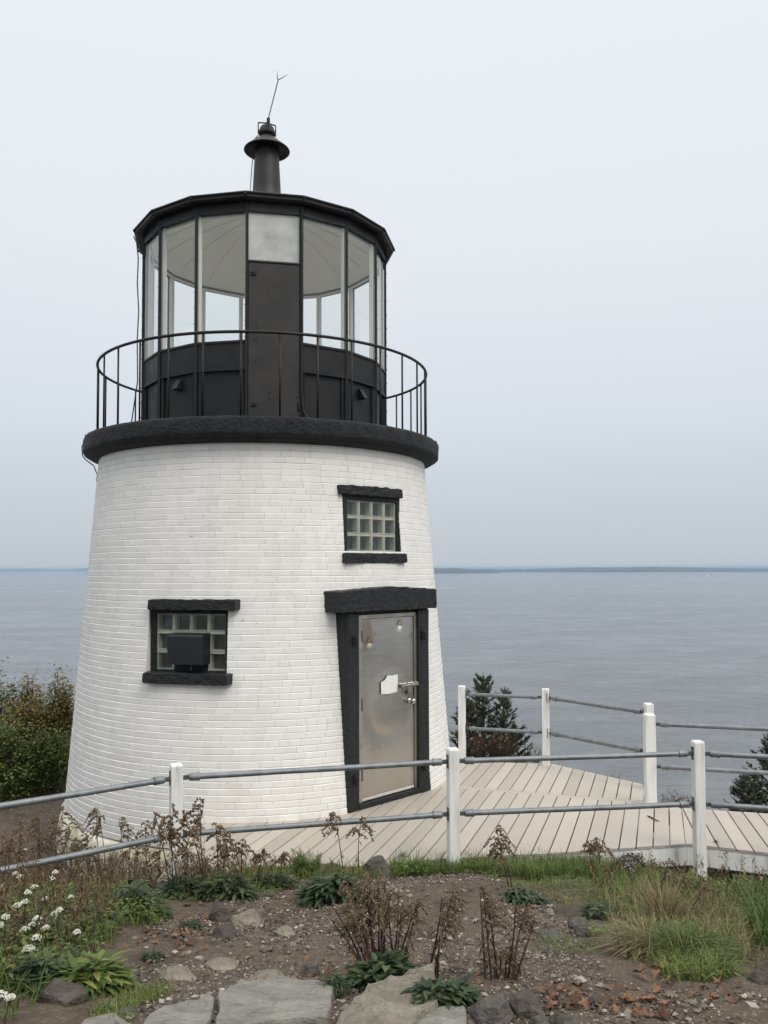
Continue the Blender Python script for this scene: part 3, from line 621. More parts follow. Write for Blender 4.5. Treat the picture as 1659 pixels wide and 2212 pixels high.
# glass-block windows
def rough_beam(name, phc, r_front, s0, s1, z0, z1, depth, amp, parent, seed, ztop=None, chip=0, material=None):
    """rough stone bar on a facing plane; ztop(s) may bow the upper edge"""
    mb = MB(); X = fm(phc); L = s1 - s0; nu = max(4, int(L / .02)); c = .007
    ring = lambda zt: [(0, z0 + c), (0, zt - c), (c, zt), (depth, zt), (depth, z0), (c, z0)]
    vv = []; P = 0
    for i in range(nu + 1):
        s_ = s0 + L * i / nu; zt = ztop(s_) if ztop else z1
        base = ring(zt); pr = []
        for j in range(len(base)):
            (a, za), (b_, zb_) = base[j], base[(j + 1) % len(base)]; k = max(1, int(math.hypot(b_ - a, zb_ - za) / .03))
            if P == 0 or True: k = {0: 5, 1: 1, 2: 3, 3: 4, 4: 3, 5: 1}[j]
            for q in range(k): pr.append((a + (b_ - a) * q / k, za + (zb_ - za) * q / k))
        P = len(pr)
        en = c * (1 if i in (0, nu) else 0)
        for dd, z in pr:
            zc = (z0 + zt) / 2; p = fpl(phc, r_front - dd - en * (1 if dd < depth * .5 else 0), s_, z + (-en if z > zc else en) * .7)
            am = amp * (1 if dd < depth * .7 else .2)
            vv.append(p + Vector((noise.noise(p * 19 + Vector((seed, 0, 0))), noise.noise(p * 19 + Vector((0, seed, 5))), noise.noise(p * 19 + Vector((9, 0, seed))))) * am * .62)
    fs = [(i * P + j, i * P + (j + 1) % P, (i + 1) * P + (j + 1) % P, (i + 1) * P + j) for i in range(nu) for j in range(P)]
    fs += [tuple(range(P))[::-1], tuple(nu * P + j for j in range(P))]
    mb.add(vv, fs); return mb.build(name, material or M['stone_black'], parent, smooth=False)
def block_window(phc, d, fs0, fs1, fz0, fz1, gs0, gs1, gz0, gz1, ncol, nrow, label, skip=()):
    wn = bpy.data.objects.new('window', None); COL.objects.link(wn); wn.parent = LH; wn.location = fpl(phc, d, 0, gz0) - wloc(LH); wn['label'] = label
    X = fm(phc)
    f = MB()
    for s0, s1, z0, z1 in ((fs0, gs0, fz0, fz1), (gs1, fs1, fz0, fz1), (gs0, gs1, fz0, gz0), (gs0, gs1, gz1, fz1)):
        f.cbox(fpl(phc, d - .04, (s0 + s1) / 2, (z0 + z1) / 2), (s1 - s0 + .012, .10, z1 - z0 + .012), X, .004)
    f.build('frame', M['stone_black'], wn)
    for s_, sg in ((fs0 - .006, -1), (fs1 + .006, 1)):    # painted brick reveals either side
        rv = MB()
        vs_ = []
        for z in (fz0, fz1):
            si = s_ - sg * .012; so_ = s_ + sg * .03; ro_ = math.sqrt((Rw(z) - .004) ** 2 - so_ ** 2)
            vs_ += [fpl(phc, d - .10, si, z), fpl(phc, ro_, so_, z), fpl(phc, ro_ - .02, so_ + sg * .03, z), fpl(phc, d - .10, so_ + sg * .03, z)]
        rv.add(vs_, [(0, 1, 5, 4), (1, 2, 6, 5), (2, 3, 7, 6), (0, 4, 7, 3)])
        rv.build('reveal', M['paint'], wn)
    g = MB(); jw = .012; cw_ = (gs1 - gs0) / ncol; ch = (gz1 - gz0) / nrow
    for i in range(ncol + 1): g.cbox(fpl(phc, d - .055, gs0 + i * cw_, (gz0 + gz1) / 2), (jw, .09, gz1 - gz0 + jw), X, .003)
    for j in range(nrow + 1): g.cbox(fpl(phc, d - .057, (gs0 + gs1) / 2, gz0 + j * ch), (gs1 - gs0 + jw, .09, jw), X, .003)
    g.build('grout', M['grout'], wn)
    bk = MB(); bk.box(fpl(phc, d - .16, (gs0 + gs1) / 2, (gz0 + gz1) / 2), (gs1 - gs0 + .04, .01, gz1 - gz0 + .04), X); bk.build('dark_backing', M['dark'], wn)
    rg = random.Random(int(phc * 10) + 77)
    for i in range(ncol):
        for j in range(nrow):
            if (i, j) in skip: continue
            b_ = MB(); s0 = gs0 + i * cw_ + jw / 2 + .0005; s1 = gs0 + (i + 1) * cw_ - jw / 2 - .0005; z0 = gz0 + j * ch + jw / 2 + .0005; z1 = gz0 + (j + 1) * ch - jw / 2 - .0005
            def q(s_, z, y): return fpl(phc, d - y, s_, z)
            y0, y1, y2, yb_ = .014, .008, .022, .088; e1, e2 = .007, .016
            def rect(e_, y): return [q(s0 + e_, z0 + e_, y), q(s1 - e_, z0 + e_, y), q(s1 - e_, z1 - e_, y), q(s0 + e_, z1 - e_, y)]
            R0, R1, R2, R3 = rect(0, y0), rect(e1, y1), rect(e2, y2), rect(e2 + .002, yb_)
            def band(A, B, m): b_.add(A + B, [(k, (k + 1) % 4, 4 + (k + 1) % 4, 4 + k) for k in range(4)], m)
            band(rect(0, .09), R0, 1); band(R0, R1, 1); band(R1, R2, 1); band(R2, R3, 1)
            b_.add(R3, [(0, 1, 2, 3)], 2)
            fo = rect(e1 + .001, y1 + .001); fo = [p + Vector((rg.uniform(-1, 1), rg.uniform(-1, 1), 0)) * .0006 for p in fo]
            b_.add(fo, [(0, 1, 2, 3)], 0)
            b_.build('glass_block', [M['blockface'], M['blockside'], M['blockback']], wn)
    return wn
w1_ = block_window(42.5, 1.985, -.395, .40, 2.595, 3.20, -.352, .366, 2.606, 3.158, 4, 3, 'upper glass block window above the door')
rough_beam('lintel', 42.5, 2.035, -.457, .42, 3.200, 3.310, .17, .016, w1_, 3, ztop=lambda s_: 3.308 - .02 * abs(s_) )
rough_beam('sill', 42.5, 2.095, -.444, .428, 2.490, 2.592, .20, .012, w1_, 5)
w2_ = block_window(-13.6, 2.035, -.42, .41, 1.40, 2.02, -.374, .394, 1.409, 1.99, 4, 3, 'lower glass block window with a black vent hood', skip=((1, 1), (2, 1), (1, 0), (2, 0)))
rough_beam('lintel', -13.6, 2.165, -.399, .546, 2.022, 2.130, .20, .012, w2_, 8)
rough_beam('sill', -13.6, 2.235, -.41, .497, 1.302, 1.408, .26, .012, w2_, 11)
hd = MB(); X = fm(-13.6)
sec = [(0, 1.792), (.13, 1.792), (.158, 1.782), (.168, 1.765), (.168, 1.492), (.0, 1.492)]
vv = [fpl(-13.6, 2.03 + y, s_, z) for s_ in (-.160, .222) for y, z in sec]
hd.add(vv, [(j, j + 1, 7 + j, 6 + j) for j in range(5)] + [(0, 1, 2, 3, 4, 5), (11, 10, 9, 8, 7, 6)])
hd.build('vent_hood', M['hoodmetal'], w2_)
hb = MB(); hb.box(fpl(-13.6, 2.0, .01, 1.60), (.372, .05, .376), X); hb.build('vent_board', M['stone_black'], w2_)

# steel door and its black surround
PD = 45.0; DX = fm(PD)
dr = bpy.data.objects.new('door', None); COL.objects.link(dr); dr.parent = LH; dr.location = fpl(PD, 2.15, 0, 0) - wloc(LH); dr['label'] = 'dented stainless steel door in a thick black surround'
rough_beam('jamb', PD, 2.205, -.640, -.478, 0.0, 1.985, .30, .008, dr, 21)
rough_beam('jamb', PD, 2.205, .412, .576, 0.0, 1.985, .30, .008, dr, 24)
rough_beam('lintel', PD, 2.252, -.748, .660, 1.990, 2.2, .55, .010, dr, 27, ztop=lambda s_: 2.240 - .040 * (abs(s_ + .04) / .70) ** 1.3)
th = MB(); th.cbox(fpl(PD, 2.13, -.03, .028), (.90, .145, .056), DX, .008); th.build('threshold', M['stone_black'], dr); th = MB(); th.cbox(fpl(PD, 2.10, -.03, 1.972), (.90, .12, .03), DX, .004); th.build('head_strip', M['stone_black'], dr)
bk = MB(); bk.box(fpl(PD, 2.05, -.03, 1.0), (.90, .01, 1.96), DX); bk.build('door_recess', M['dark'], dr)
ste = bpy.data.materials.new('stainless_steel'); ste.use_nodes = True; t = ste.node_tree; n = t.nodes; l = t.links; b = n['Principled BSDF']
b.inputs['Metallic'].default_value = .92; b.inputs['Roughness'].default_value = .36
tcn = n.new('ShaderNodeTexCoord'); no = n.new('ShaderNodeTexNoise'); no.inputs['Scale'].default_value = 1.8; no.inputs['Detail'].default_value = 3; no.inputs['Roughness'].default_value = .5; l.new(tcn.outputs['Object'], no.inputs[0])
rmp = n.new('ShaderNodeValToRGB'); l.new(no.outputs[0], rmp.inputs[0]); el = rmp.color_ramp.elements
el[0].position, el[0].color = .30, (.43, .40, .355, 1); el[1].position, el[1].color = .66, (.56, .525, .47, 1); k = el.new(.46); k.color = (.50, .47, .42, 1)
# rust bloom in the upper hinge corner
gx = n.new('ShaderNodeVectorMath'); gx.operation = 'DISTANCE'; rp_ = fpl(PD, 2.15, -.36, 1.76); gx.inputs[1].default_value = rp_; l.new(tcn.outputs['Object'], gx.inputs[0])
n3 = n.new('ShaderNodeTexNoise'); n3.inputs['Scale'].default_value = 14; l.new(tcn.outputs['Object'], n3.inputs[0])
ad = n.new('ShaderNodeMath'); ad.operation = 'MULTIPLY_ADD'; ad.inputs[1].default_value = .22; l.new(n3.outputs[0], ad.inputs[0]); l.new(gx.outputs['Value'], ad.inputs[2])
mrr = n.new('ShaderNodeMapRange'); mrr.inputs[1].default_value = .20; mrr.inputs[2].default_value = .29; mrr.inputs[3].default_value = .55; mrr.inputs[4].default_value = 0; l.new(ad.outputs[0], mrr.inputs[0])
mx = n.new('ShaderNodeMix'); mx.data_type = 'RGBA'; l.new(mrr.outputs[0], mx.inputs[0]); l.new(rmp.outputs[0], mx.inputs[6]); mx.inputs[7].default_value = (.30, .16, .07, 1); l.new(mx.outputs[2], b.inputs['Base Color'])
# brushed grain and shallow ripples
mpn = n.new('ShaderNodeMapping'); mpn.inputs['Scale'].default_value = (1.2, 1.2, 6); l.new(tcn.outputs['Object'], mpn.inputs[0])
n4 = n.new('ShaderNodeTexNoise'); n4.inputs['Scale'].default_value = 2.2; n4.inputs['Detail'].default_value = 2; l.new(mpn.outputs[0], n4.inputs[0])
bp = n.new('ShaderNodeBump'); bp.inputs['Distance'].default_value = .012; bp.inputs['Strength'].default_value = .22; l.new(n4.outputs[0], bp.inputs['Height']); l.new(bp.outputs[0], b.inputs['Normal'])
mrf = n.new('ShaderNodeMapRange'); mrf.inputs[1].default_value = .35; mrf.inputs[2].default_value = .65; mrf.inputs[3].default_value = .25; mrf.inputs[4].default_value = .32; l.new(no.outputs[0], mrf.inputs[0]); l.new(mrf.outputs[0], b.inputs['Roughness'])
stf = mat('worn_steel_frame', (.36, .33, .29), (.52, .49, .44), rough=.42, metal=.85, scale=7)
sf = MB()
for s0, s1, z0, z1 in ((-.474, -.402, .056, 1.955), (.383, .43, .056, 1.955), (-.402, .383, 1.912, 1.955)):
    sf.cbox(fpl(PD, 2.142, (s0 + s1) / 2, (z0 + z1) / 2), (s1 - s0, .05, z1 - z0), DX, .003)
sf.build('steel_frame', stf, dr)
# leaf with dished dents
lf = MB(); nu, nv = 44, 100; S0, S1, Z0_, Z1_ = -.397, .378, .098, 1.907; vv = []
dents = [(.16, 1.818, .055, .030), (-.288, 1.661, .045, .030)]
for j in range(nv + 1):
    for i in range(nu + 1):
        s_ = S0 + (S1 - S0) * i / nu; z = Z0_ + (Z1_ - Z0_) * j / nv; r_ = 2.152
        for a, zc, rad_, dp in dents: r_ -= dp * math.exp(-((s_ - a) ** 2 + (z - zc) ** 2) / (rad_ * .55) ** 2)
        q = math.hypot((s_ + .0) / .38, (z - 1.02) / .42); r_ -= .008 * math.exp(-((q - .85) / .22) ** 2) * (1 if z < 1.15 else .55)
        vv.append(fpl(PD, r_, s_, z))
lf.add(vv, [(j * (nu + 1) + i, j * (nu + 1) + i + 1, (j + 1) * (nu + 1) + i + 1, (j + 1) * (nu + 1) + i) for j in range(nv) for i in range(nu)])
lf.build('leaf', ste, dr, smooth=True)
sb = MB()
for s0, s1, z0, z1 in ((S0, S1, Z0_ - .001, Z0_), (S0, S0 + .001, Z0_, Z1_), (S1 - .001, S1, Z0_, Z1_), (S0, S1, Z1_ - .001, Z1_)): sb.box(fpl(PD, 2.128, (s0 + s1) / 2, (z0 + z1) / 2), (s1 - s0, .044, z1 - z0 + .0008), DX)
sb.build('leaf_edge', M['hinge'], dr)
kp = MB(); kp.cbox(fpl(PD, 2.15, -.012, .078), (.775, .012, .030), DX, .003)
for s_ in (-.34, -.1, .05, .35): kp.octa(fpl(PD, 2.158, s_, .078), .008)
kp.build('door_sweep', mat('pale_sweep_strip', (.55, .51, .45), (.66, .62, .56), rough=.5, scale=10), dr)
for z in (1.741, 1.042, .335):
    h_ = MB(); h_.tube([fpl(PD, 2.166, -.408, z - .058), fpl(PD, 2.166, -.408, z + .058)], .009, 8); h_.cbox(fpl(PD, 2.160, -.414, z), (.034, .012, .11), DX, .002); h_.build('hinge', M['hinge'], dr)
for s_, z in ((-.56, 1.706), (.455, 1.706), (-.556, .325), (.456, .285)):
    h_ = MB(); h_.cbox(fpl(PD, 2.222, s_, z), (.032, .04, .085), DX, .005); h_.tube([fpl(PD, 2.25, s_ + .006, z - .05), fpl(PD, 2.25, s_ + .006, z + .03)], .012, 7); h_.build('hinge_bracket', M['stone_black'], dr)
kn = MB()
def lat(prof, s_, z, r0):
    """turned shape whose axis points out of the door"""
    nn = 16; o = fpl(PD, r0, s_, z); a = R(PD); nrm = Vector((math.sin(a), -math.cos(a), 0)); tx = Vector((math.cos(a), math.sin(a), 0)); vv = []
    for r_, y in prof:
        for k in range(nn): q = 2 * math.pi * k / nn; vv.append(o + nrm * y + tx * (r_ * math.cos(q)) + Vector((0, 0, r_ * math.sin(q))))
    kn.add(vv, [(i * nn + k, i * nn + (k + 1) % nn, (i + 1) * nn + (k + 1) % nn, (i + 1) * nn + k) for i in range(len(prof) - 1) for k in range(nn)])
lat([(.036, 0), (.036, .008), (.022, .014), (.014, .022), (.014, .035), (.024, .042), (.031, .055), (.030, .068), (.02, .078), (0, .08)], .315, 1.003, 2.152)
kn.build('door_knob', M['chrome'], dr, smooth=True)
for s_, z in ((-.123, 1.629), (.008, 1.629), (.137, 1.626), (-.125, 1.30)):
    h_ = MB(); h_.octa(fpl(PD, 2.154, s_, z), .007); h_.build('screw', M['chrome'], dr)
bo = MB(); bo.tube([fpl(PD, 2.185, .16, 1.178), fpl(PD, 2.185, .425, 1.178)], .011, 8)
for s_ in (.165, .225, .30, .345, .41): bo.cbox(fpl(PD, 2.172, s_, 1.178), (.026, .045, .045), DX, .004)
bo.tube([fpl(PD, 2.19, .262, 1.175), fpl(PD, 2.20, .268, 1.08)], .009, 7); bo.cbox(fpl(PD, 2.157, .285, 1.178), (.27, .008, .05), DX, .003)
bo.build('sliding_bolt', M['chrome'], dr, smooth=False)
pk = thing('padlock', 'small brass padlock on the sliding bolt of the steel door', 'padlock', fpl(PD, 2.18, .302, 1.10))
a = MB(); a.cbox(fpl(PD, 2.178, .302, 1.095), (.046, .02, .055), DX, .004); a.build('lock_body', M['brass'], pk)
a = MB(); a.tube([fpl(PD, 2.178, .288, 1.12), fpl(PD, 2.178, .288, 1.16), fpl(PD, 2.178, .302, 1.172), fpl(PD, 2.178, .316, 1.16), fpl(PD, 2.178, .316, 1.12)], .0045, 6); a.build('shackle', M['chrome'], pk)
pp = MB(); out2 = [(-.132, 1.122), (-.01, 1.112), (.106, 1.120), (.112, 1.21), (.118, 1.306), (.10, 1.298), (.078, 1.306), (.04, 1.300), (-.01, 1.304), (-.042, 1.303), (-.055, 1.283), (-.075, 1.264), (-.10, 1.256), (-.118, 1.247), (-.134, 1.248)]
vv = [fpl(PD, 2.1665 + .004 * noise.noise(Vector((s_ * 14, z * 14, 0))), s_, z) for s_, z in out2] + [fpl(PD, 2.1655 + .004 * noise.noise(Vector((s_ * 14, z * 14, 0))), s_, z) for s_, z in out2]; K = len(out2)
pp.add(vv, [tuple(range(K)), tuple(range(K, 2 * K))[::-1]] + [(k, K + k, K + (k + 1) % K, (k + 1) % K) for k in range(K)])
tag(pp.build('paper_notice', M['paper'], at=fpl(PD, 2.166, 0, 1.2)), 'torn blank white paper notice stuck to the steel door', 'notice')
#PART3
# ------------------------------------------------------------------ deck
def clip(poly, nx_, ny_, d):
    """keep the part of a polygon where nx*x + ny*y <= d"""
    o = []
    for i in range(len(poly)):
        a, b_ = poly[i], poly[(i + 1) % len(poly)]; fa = a[0] * nx_ + a[1] * ny_ - d; fb = b_[0] * nx_ + b_[1] * ny_ - d
        if fa <= 0: o.append(a)
        if fa * fb < 0: q = fa / (fa - fb); o.append((a[0] + (b_[0] - a[0]) * q, a[1] + (b_[1] - a[1]) * q))
    return o
def boards(mb, poly, ang_dx, off, seed, pitch=.1405, gap=.0105, th=.026):
    """planks running along (ang_dx, 1) cut to a polygon"""
    L = math.hypot(ang_dx, 1); px_, py_ = 1 / L, -ang_dx / L; rg = random.Random(seed)
    ds = [x * px_ + y * py_ for x, y in poly]; k = math.floor((min(ds) - off) / pitch)
    while k * pitch + off < max(ds):
        a, b_ = k * pitch + off + gap / 2, (k + 1) * pitch + off - gap / 2; k += 1
        q = clip(clip(poly, -px_, -py_, -a), px_, py_, b_)
        if len(q) < 3: continue
        qi = clip(clip(poly, -px_, -py_, -(a + .003)), px_, py_, b_ - .003)
        n0 = len(q); z = rg.uniform(-.0015, .0015); tt = rg.uniform(.2, .8)
        if len(qi) == n0:
            vv = [(x, y, -th) for x, y in q] + [(x, y, z - .003) for x, y in q] + [(x, y, z) for x, y in qi]
            mb.add(vv, [tuple(2 * n0 + i for i in range(n0))] + [(n0 + i, n0 + (i + 1) % n0, 2 * n0 + (i + 1) % n0, 2 * n0 + i) for i in range(n0)], 0, tt)
        else:
            vv = [(x, y, -th) for x, y in q] + [(x, y, z) for x, y in q]; mb.add(vv, [tuple(n0 + i for i in range(n0))], 0, tt)
        mb.add(vv[:2 * n0], [(i, (i + 1) % n0, n0 + (i + 1) % n0, n0 + i) for i in range(n0)], 1)
DK = thing('wooden_deck', 'pale beige plank deck wrapping the foot of the white lighthouse', 'deck', (1.2, 8.4, 0))
mb = MB()
boards(mb, [(-1.78, 6.58), (.565, 7.075), (1.463, 7.205), (2.64, 7.42), (3.0, 8.525), (2.757, 8.655), (-1.0, 9.895), (-1.78, 9.0)], .335, .02, 1)
mb.build('front_boards', [M['plank'], M['plank_end']], DK)
mb = MB(); boards(mb, [(-1.0, 9.985), (2.62, 8.79), (2.80, 8.78), (2.887, 9.455), (2.06, 10.45), (1.0, 10.56), (-.6, 10.62)], .335, .055, 2)
mb.build('back_boards', [M['plank'], M['plank_end']], DK)
mb = MB(); boards(mb, [(2.648, 7.422), (2.68, 7.425), (3.26, 7.19), (6.6, 6.05), (7.1, 7.35), (3.78, 8.31), (3.008, 8.525)], .215, .03, 3)
mb.build('side_boards', [M['plank'], M['plank_end']], DK)
mb = MB(); a_ = math.atan2(-.54, 1.637)
mb.cbox((.9, 9.314, -.013), (3.86, .082, .026), Matrix.Rotation(a_, 3, 'Z'), .003); mb.build('cross_board', M['plank'], DK)
def rim(mb, pts, z0=-.19, z1=-.03, th=.04):
    for (x0, y0), (x1, y1) in zip(pts, pts[1:]):
        L = math.hypot(x1 - x0, y1 - y0); mb.cbox(((x0 + x1) / 2, (y0 + y1) / 2, (z0 + z1) / 2), (L + .01, th, z1 - z0), Matrix.Rotation(math.atan2(y1 - y0, x1 - x0), 3, 'Z'), .004)
for pts in ([(-1.76, 6.61), (.56, 7.10), (1.463, 7.23), (2.69, 7.452)], [(2.672, 7.452), (3.26, 7.218), (6.6, 6.08)], [(1.0, 10.53), (2.04, 10.42), (2.86, 9.45), (2.78, 8.66)], [(2.80, 8.61), (3.78, 8.28), (7.1, 7.32)]):
    mb = MB(); rim(mb, pts); mb.build('rim_board', M['post'], DK)
mb = MB()
for k in range(6): x = -1.0 + k * .5; y0 = 6.98 + .16 * (x - .3) + .16; mb.cbox((x + .35, y0 + 1.15, -.11), (.04, 2.3, .15), Matrix.Rotation(-.3, 3, 'Z'), .004)
for k in range(6): x = 3.2 + k * .6; mb.cbox((x, 7.83 - .2 * k, -.11), (.04, .8, .15), Matrix.Rotation(-.21, 3, 'Z'), .004)
jo = mb.build('joists', M['plank_end'], DK); tag(jo, kind='stuff')

# ------------------------------------------------------------------ pipe railings
def post(parent, x, y, z0, z1, rz, wdt=.09):
    mb = MB(); X = Matrix.Rotation(rz, 3, 'Z'); h = wdt / 2; vv = []
    lv = [(z0, h), (z1 - .012, h), (z1, h - .010)]; nseg = 8
    zs = [z0 + (z1 - .012 - z0) * i / nseg for i in range(nseg + 1)]
    c = .005; ring = [(-h + c, -h), (h - c, -h), (h, -h + c), (h, h - c), (h - c, h), (-h + c, h), (-h, h - c), (-h, -h + c)]
    for z in zs:
        for a, b_ in ring: p = X @ Vector((a, b_, 0)); j = .0012; vv.append((x + p.x + random.uniform(-j, j), y + p.y + random.uniform(-j, j), z))
    for a, b_ in ring: p = X @ Vector((a * .86, b_ * .86, 0)); vv.append((x + p.x, y + p.y, z1))
    K = nseg + 2
    mb.add(vv, [(i * 8 + k, i * 8 + (k + 1) % 8, (i + 1) * 8 + (k + 1) % 8, (i + 1) * 8 + k) for i in range(K - 1) for k in range(8)] + [tuple((K - 1) * 8 + k for k in range(8))])
    o = mb.build('post', M['post'], parent); return o
def pipe(parent, a, b_, ga=.055, gb=.055, r_=.0225, pa=None, pb=None):
    """a pipe rail between two posts, with a threaded coupling, a tongue and a bracket at each end"""
    a, b_ = Vector(a), Vector(b_); d = (b_ - a).normalized(); A, B = a + d * ga, b_ - d * gb
    mb = MB(); mb.tube([A + d * .05, A + (B - A) * .33, A + (B - A) * .66 - Vector((0, 0, .002)), B - d * .05], r_, 14); po = mb.build('pipe', M['galv'], parent, smooth=True); shade_auto(po)
    for P, s_ in ((A, 1), (B, -1)):
        mb = MB(); q = P + d * s_ * .045
        mb.tube([q, q + d * s_ * .012, q + d * s_ * .06, q + d * s_ * .062, q + d * s_ * .078, q + d * s_ * .080], [r_ * 1.1, r_ * 1.28, r_ * 1.30, r_ * 1.42, r_ * 1.42, r_ * 1.05], 14)
        co = mb.build('coupling', M['galv'], po, smooth=True); shade_auto(co)
        mb = MB(); X = Matrix.Rotation(math.atan2(d.y, d.x), 3, 'Z')
        mb.cbox(P + d * s_ * .018, (.06, .014, .036), X, .003)
        mb.tube([P + d * s_ * .012 + X @ Vector((0, -.014, 0)), P + d * s_ * .012 + X @ Vector((0, .014, 0))], .009, 8)
        mb.cbox(P - d * s_ * .0085, (.007, .062, .115), X, .002)
        for zz in (-.042, .042): mb.octa(P + d * s_ * -.002 + Vector((0, 0, zz)), .008)
        mb.build('bracket', M['galv_dark'], po)
ZH, ZM, ZP = .83, .40, .935
FR = thing('pipe_railing', 'steel pipe railing on white posts along the front of the deck', 'railing', (.5, 6.95, -.1), 'pipe railings of the deck')
fp = [(-3.25, 5.22), (-1.60, 6.45), (.565, 6.97), (2.70, 7.24), (5.6, 6.42)]
for (x, y), rz, zb_ in zip(fp, (.5, .42, .24, .03, -.1), (-.6, -.45, -.3, -.32, -.6)): post(FR, x, y, zb_, ZP if x > -3 else .5, rz)
for i in range(4):
    a, b_ = fp[i], fp[i + 1]
    for z in (ZH, ZM):
        if i == 0: pipe(FR, (a[0], a[1], z), (b_[0], b_[1], z), .06, .052)
        else: pipe(FR, (a[0], a[1], z), (b_[0], b_[1], z), .052, .052)
BR = thing('pipe_railing', 'steel pipe railing on white posts along the seaward back of the deck', 'railing', (2.0, 10.4, 0), 'pipe railings of the deck')
bp_ = [(.983, 10.65), (1.993, 10.36), (2.91, 9.24)]
for (x, y), rz in zip(bp_, (-.2, -.25, .05)): post(BR, x, y, -.25, ZP, rz)
post(BR, 2.715, 8.60, -.25, ZP - .004, -.05, .105); post(BR, 6.4, 7.55, -.3, ZP, -.2)
for a, b_ in zip(bp_, bp_[1:]):
    for z in (ZH, ZM): pipe(BR, (a[0], a[1], z), (b_[0], b_[1], z), .052, .052)
for z in (ZH, ZM): pipe(BR, (2.715, 8.60, z), (6.4, 7.55, z), .06, .052)

# ------------------------------------------------------------------ rocks, gravel, fallen leaves
def rock(u0, u1, v0, v1, mkey, label, hfac=.5, seed=0, flat=0, sink=.25, rot=0.0, name='rock', depth=1.0):
    """a broken stone resting in the ground, spanning the pixels u0-u1; v1 is where its foot meets the dirt"""
    p = at((u0 + u1) / 2, v1); dist = p.y; wd = (u1 - u0) / FOC * dist
    top = EYE + dist * (1228 - v0) / FOC; 
    rg = random.Random(seed * 31 + 5); hgt = max(.03, min(wd * hfac, .4)); dp = wd * depth * (.9 if not flat else .8)
    c = Vector((p.x, p.y + dp * .42, ground(p.x, p.y + dp * .42)))
    n_, m_ = (88, 52) if wd > .09 else (40, 24); vv = []
    planes = []
    for k in range(26): 
        a = rg.uniform(0, 6.28); e_ = rg.uniform(-.2, 1.0); planes.append((Vector((math.cos(a) * math.cos(e_), math.sin(a) * math.cos(e_), math.sin(e_))), rg.uniform(.62, .9)))
    planes.append((Vector((rg.uniform(-.18, .18), rg.uniform(-.3, .05), 1)).normalized(), .55 if flat else rg.uniform(.6, .85)))
    for j in range(m_ + 1):
        th = math.pi * j / m_
        for i in range(n_):
            ph = 2 * math.pi * i / n_; d = Vector((math.sin(th) * math.cos(ph), math.sin(th) * math.sin(ph), math.cos(th))); r_ = 1.6
            for pn, pd in planes:
                q = d.dot(pn)
                if q > .02: r_ = min(r_, pd / q)
            r_ *= 1 + .04 * noise.noise(d * 2.2 + Vector((seed, 0, 3))) + .035 * noise.noise(d * 7 + Vector((seed, 5, 3))) + .025 * noise.noise(d * 17 + Vector((seed, 5, 9)))
            P = Vector((d.x * r_ * wd * .56, d.y * r_ * dp * .56, d.z * r_ * hgt)); P = Matrix.Rotation(rot, 3, 'Z') @ P; vv.append(c + P + Vector((0, 0, hgt * (.5 - sink * 1.6))))
    mb = MB(); mb.add(vv, [(j * n_ + i, (j + 1) * n_ + i, (j + 1) * n_ + (i + 1) % n_, j * n_ + (i + 1) % n_) for j in range(m_) for i in range(n_)])
    o = mb.build(name, M[mkey], at=(c.x, c.y, c.z)); shade_auto(o, 10); return tag(o, label, 'rock', 'rocks in the dirt')
SLABS = []
def slab(pts, mkey, label, th, seed, lift=.02):
    """a flat quarried slab: outline given by the pixels of its top edge corners"""
    P = [at(u, v, dz=lift) for u, v in pts]; c = sum(P, Vector()) / len(P); zt = sum(p.z for p in P) / len(P)
    out_ = []; n0 = len(P)
    for i in range(n0):
        a, b_ = P[i], P[(i + 1) % n0]; k = max(2, int((b_ - a).length / .03))
        for q in range(k):
            p = a + (b_ - a) * (q / k); p = p + Vector((noise.noise(p * 9 + Vector((seed, 0, 0))), noise.noise(p * 9 + Vector((0, seed, 0))), 0)) * .012; out_.append(p)
    # gentle common slope of the ground under it
    gx = (ground(c.x + .3, c.y) - ground(c.x - .3, c.y)) / .6; gy = (ground(c.x, c.y + .3) - ground(c.x, c.y - .3)) / .6
    N_ = len(out_); vv = []; fr = [(1.03, -th), (1.01, -.04), (1.0, -.018), (.99, -.005)] + [(.975 - .055 * i, 0) for i in range(18)]
    for q, dz in fr:
        for p in out_:
            x, y = c.x + (p.x - c.x) * q, c.y + (p.y - c.y) * q
            z = zt + gx * (x - c.x) + gy * (y - c.y) + dz + (.034 * noise.ridged_multi_fractal(Vector(((x - y) * 2.2, (x + y) * 6.5, seed)), 1.0, 2.1, 4, 1.0, 2.0) * .5 - .020 + .009 * noise.noise(Vector((x * 16, y * 30, seed))) + .003 * noise.noise(Vector((x * 50, y * 60, seed))) if dz > -.03 else 0)
            vv.append((x, y, z))
    vv.append((c.x, c.y, zt)); Q = len(fr)
    fs = [(j * N_ + i, j * N_ + (i + 1) % N_, (j + 1) * N_ + (i + 1) % N_, (j + 1) * N_ + i) for j in range(Q - 1) for i in range(N_)] + [((Q - 1) * N_ + i, (Q - 1) * N_ + (i + 1) % N_, Q * N_) for i in range(N_)]
    # make outward orientation consistent
    if (out_[1] - out_[0]).cross(out_[N_ // 3] - out_[0]).z < 0: fs = [f[::-1] for f in fs]
    SLABS.append([(p.x, p.y) for p in P])
    mb = MB(); mb.add(vv, fs); o = mb.build('stone_slab', M[mkey], at=(c.x, c.y, zt)); shade_auto(o, 40)
    return tag(o, label, 'slab', 'stone slabs at the bottom of the slope')
slab([(462, 2222), (474, 2136), (520, 2120), (640, 2116), (724, 2118), (716, 2150), (704, 2196), (610, 2208), (540, 2222)], 'rock_slab', 'large pale grey slab with diagonal layers, in the middle of the bottom row', .12, 1, .045)
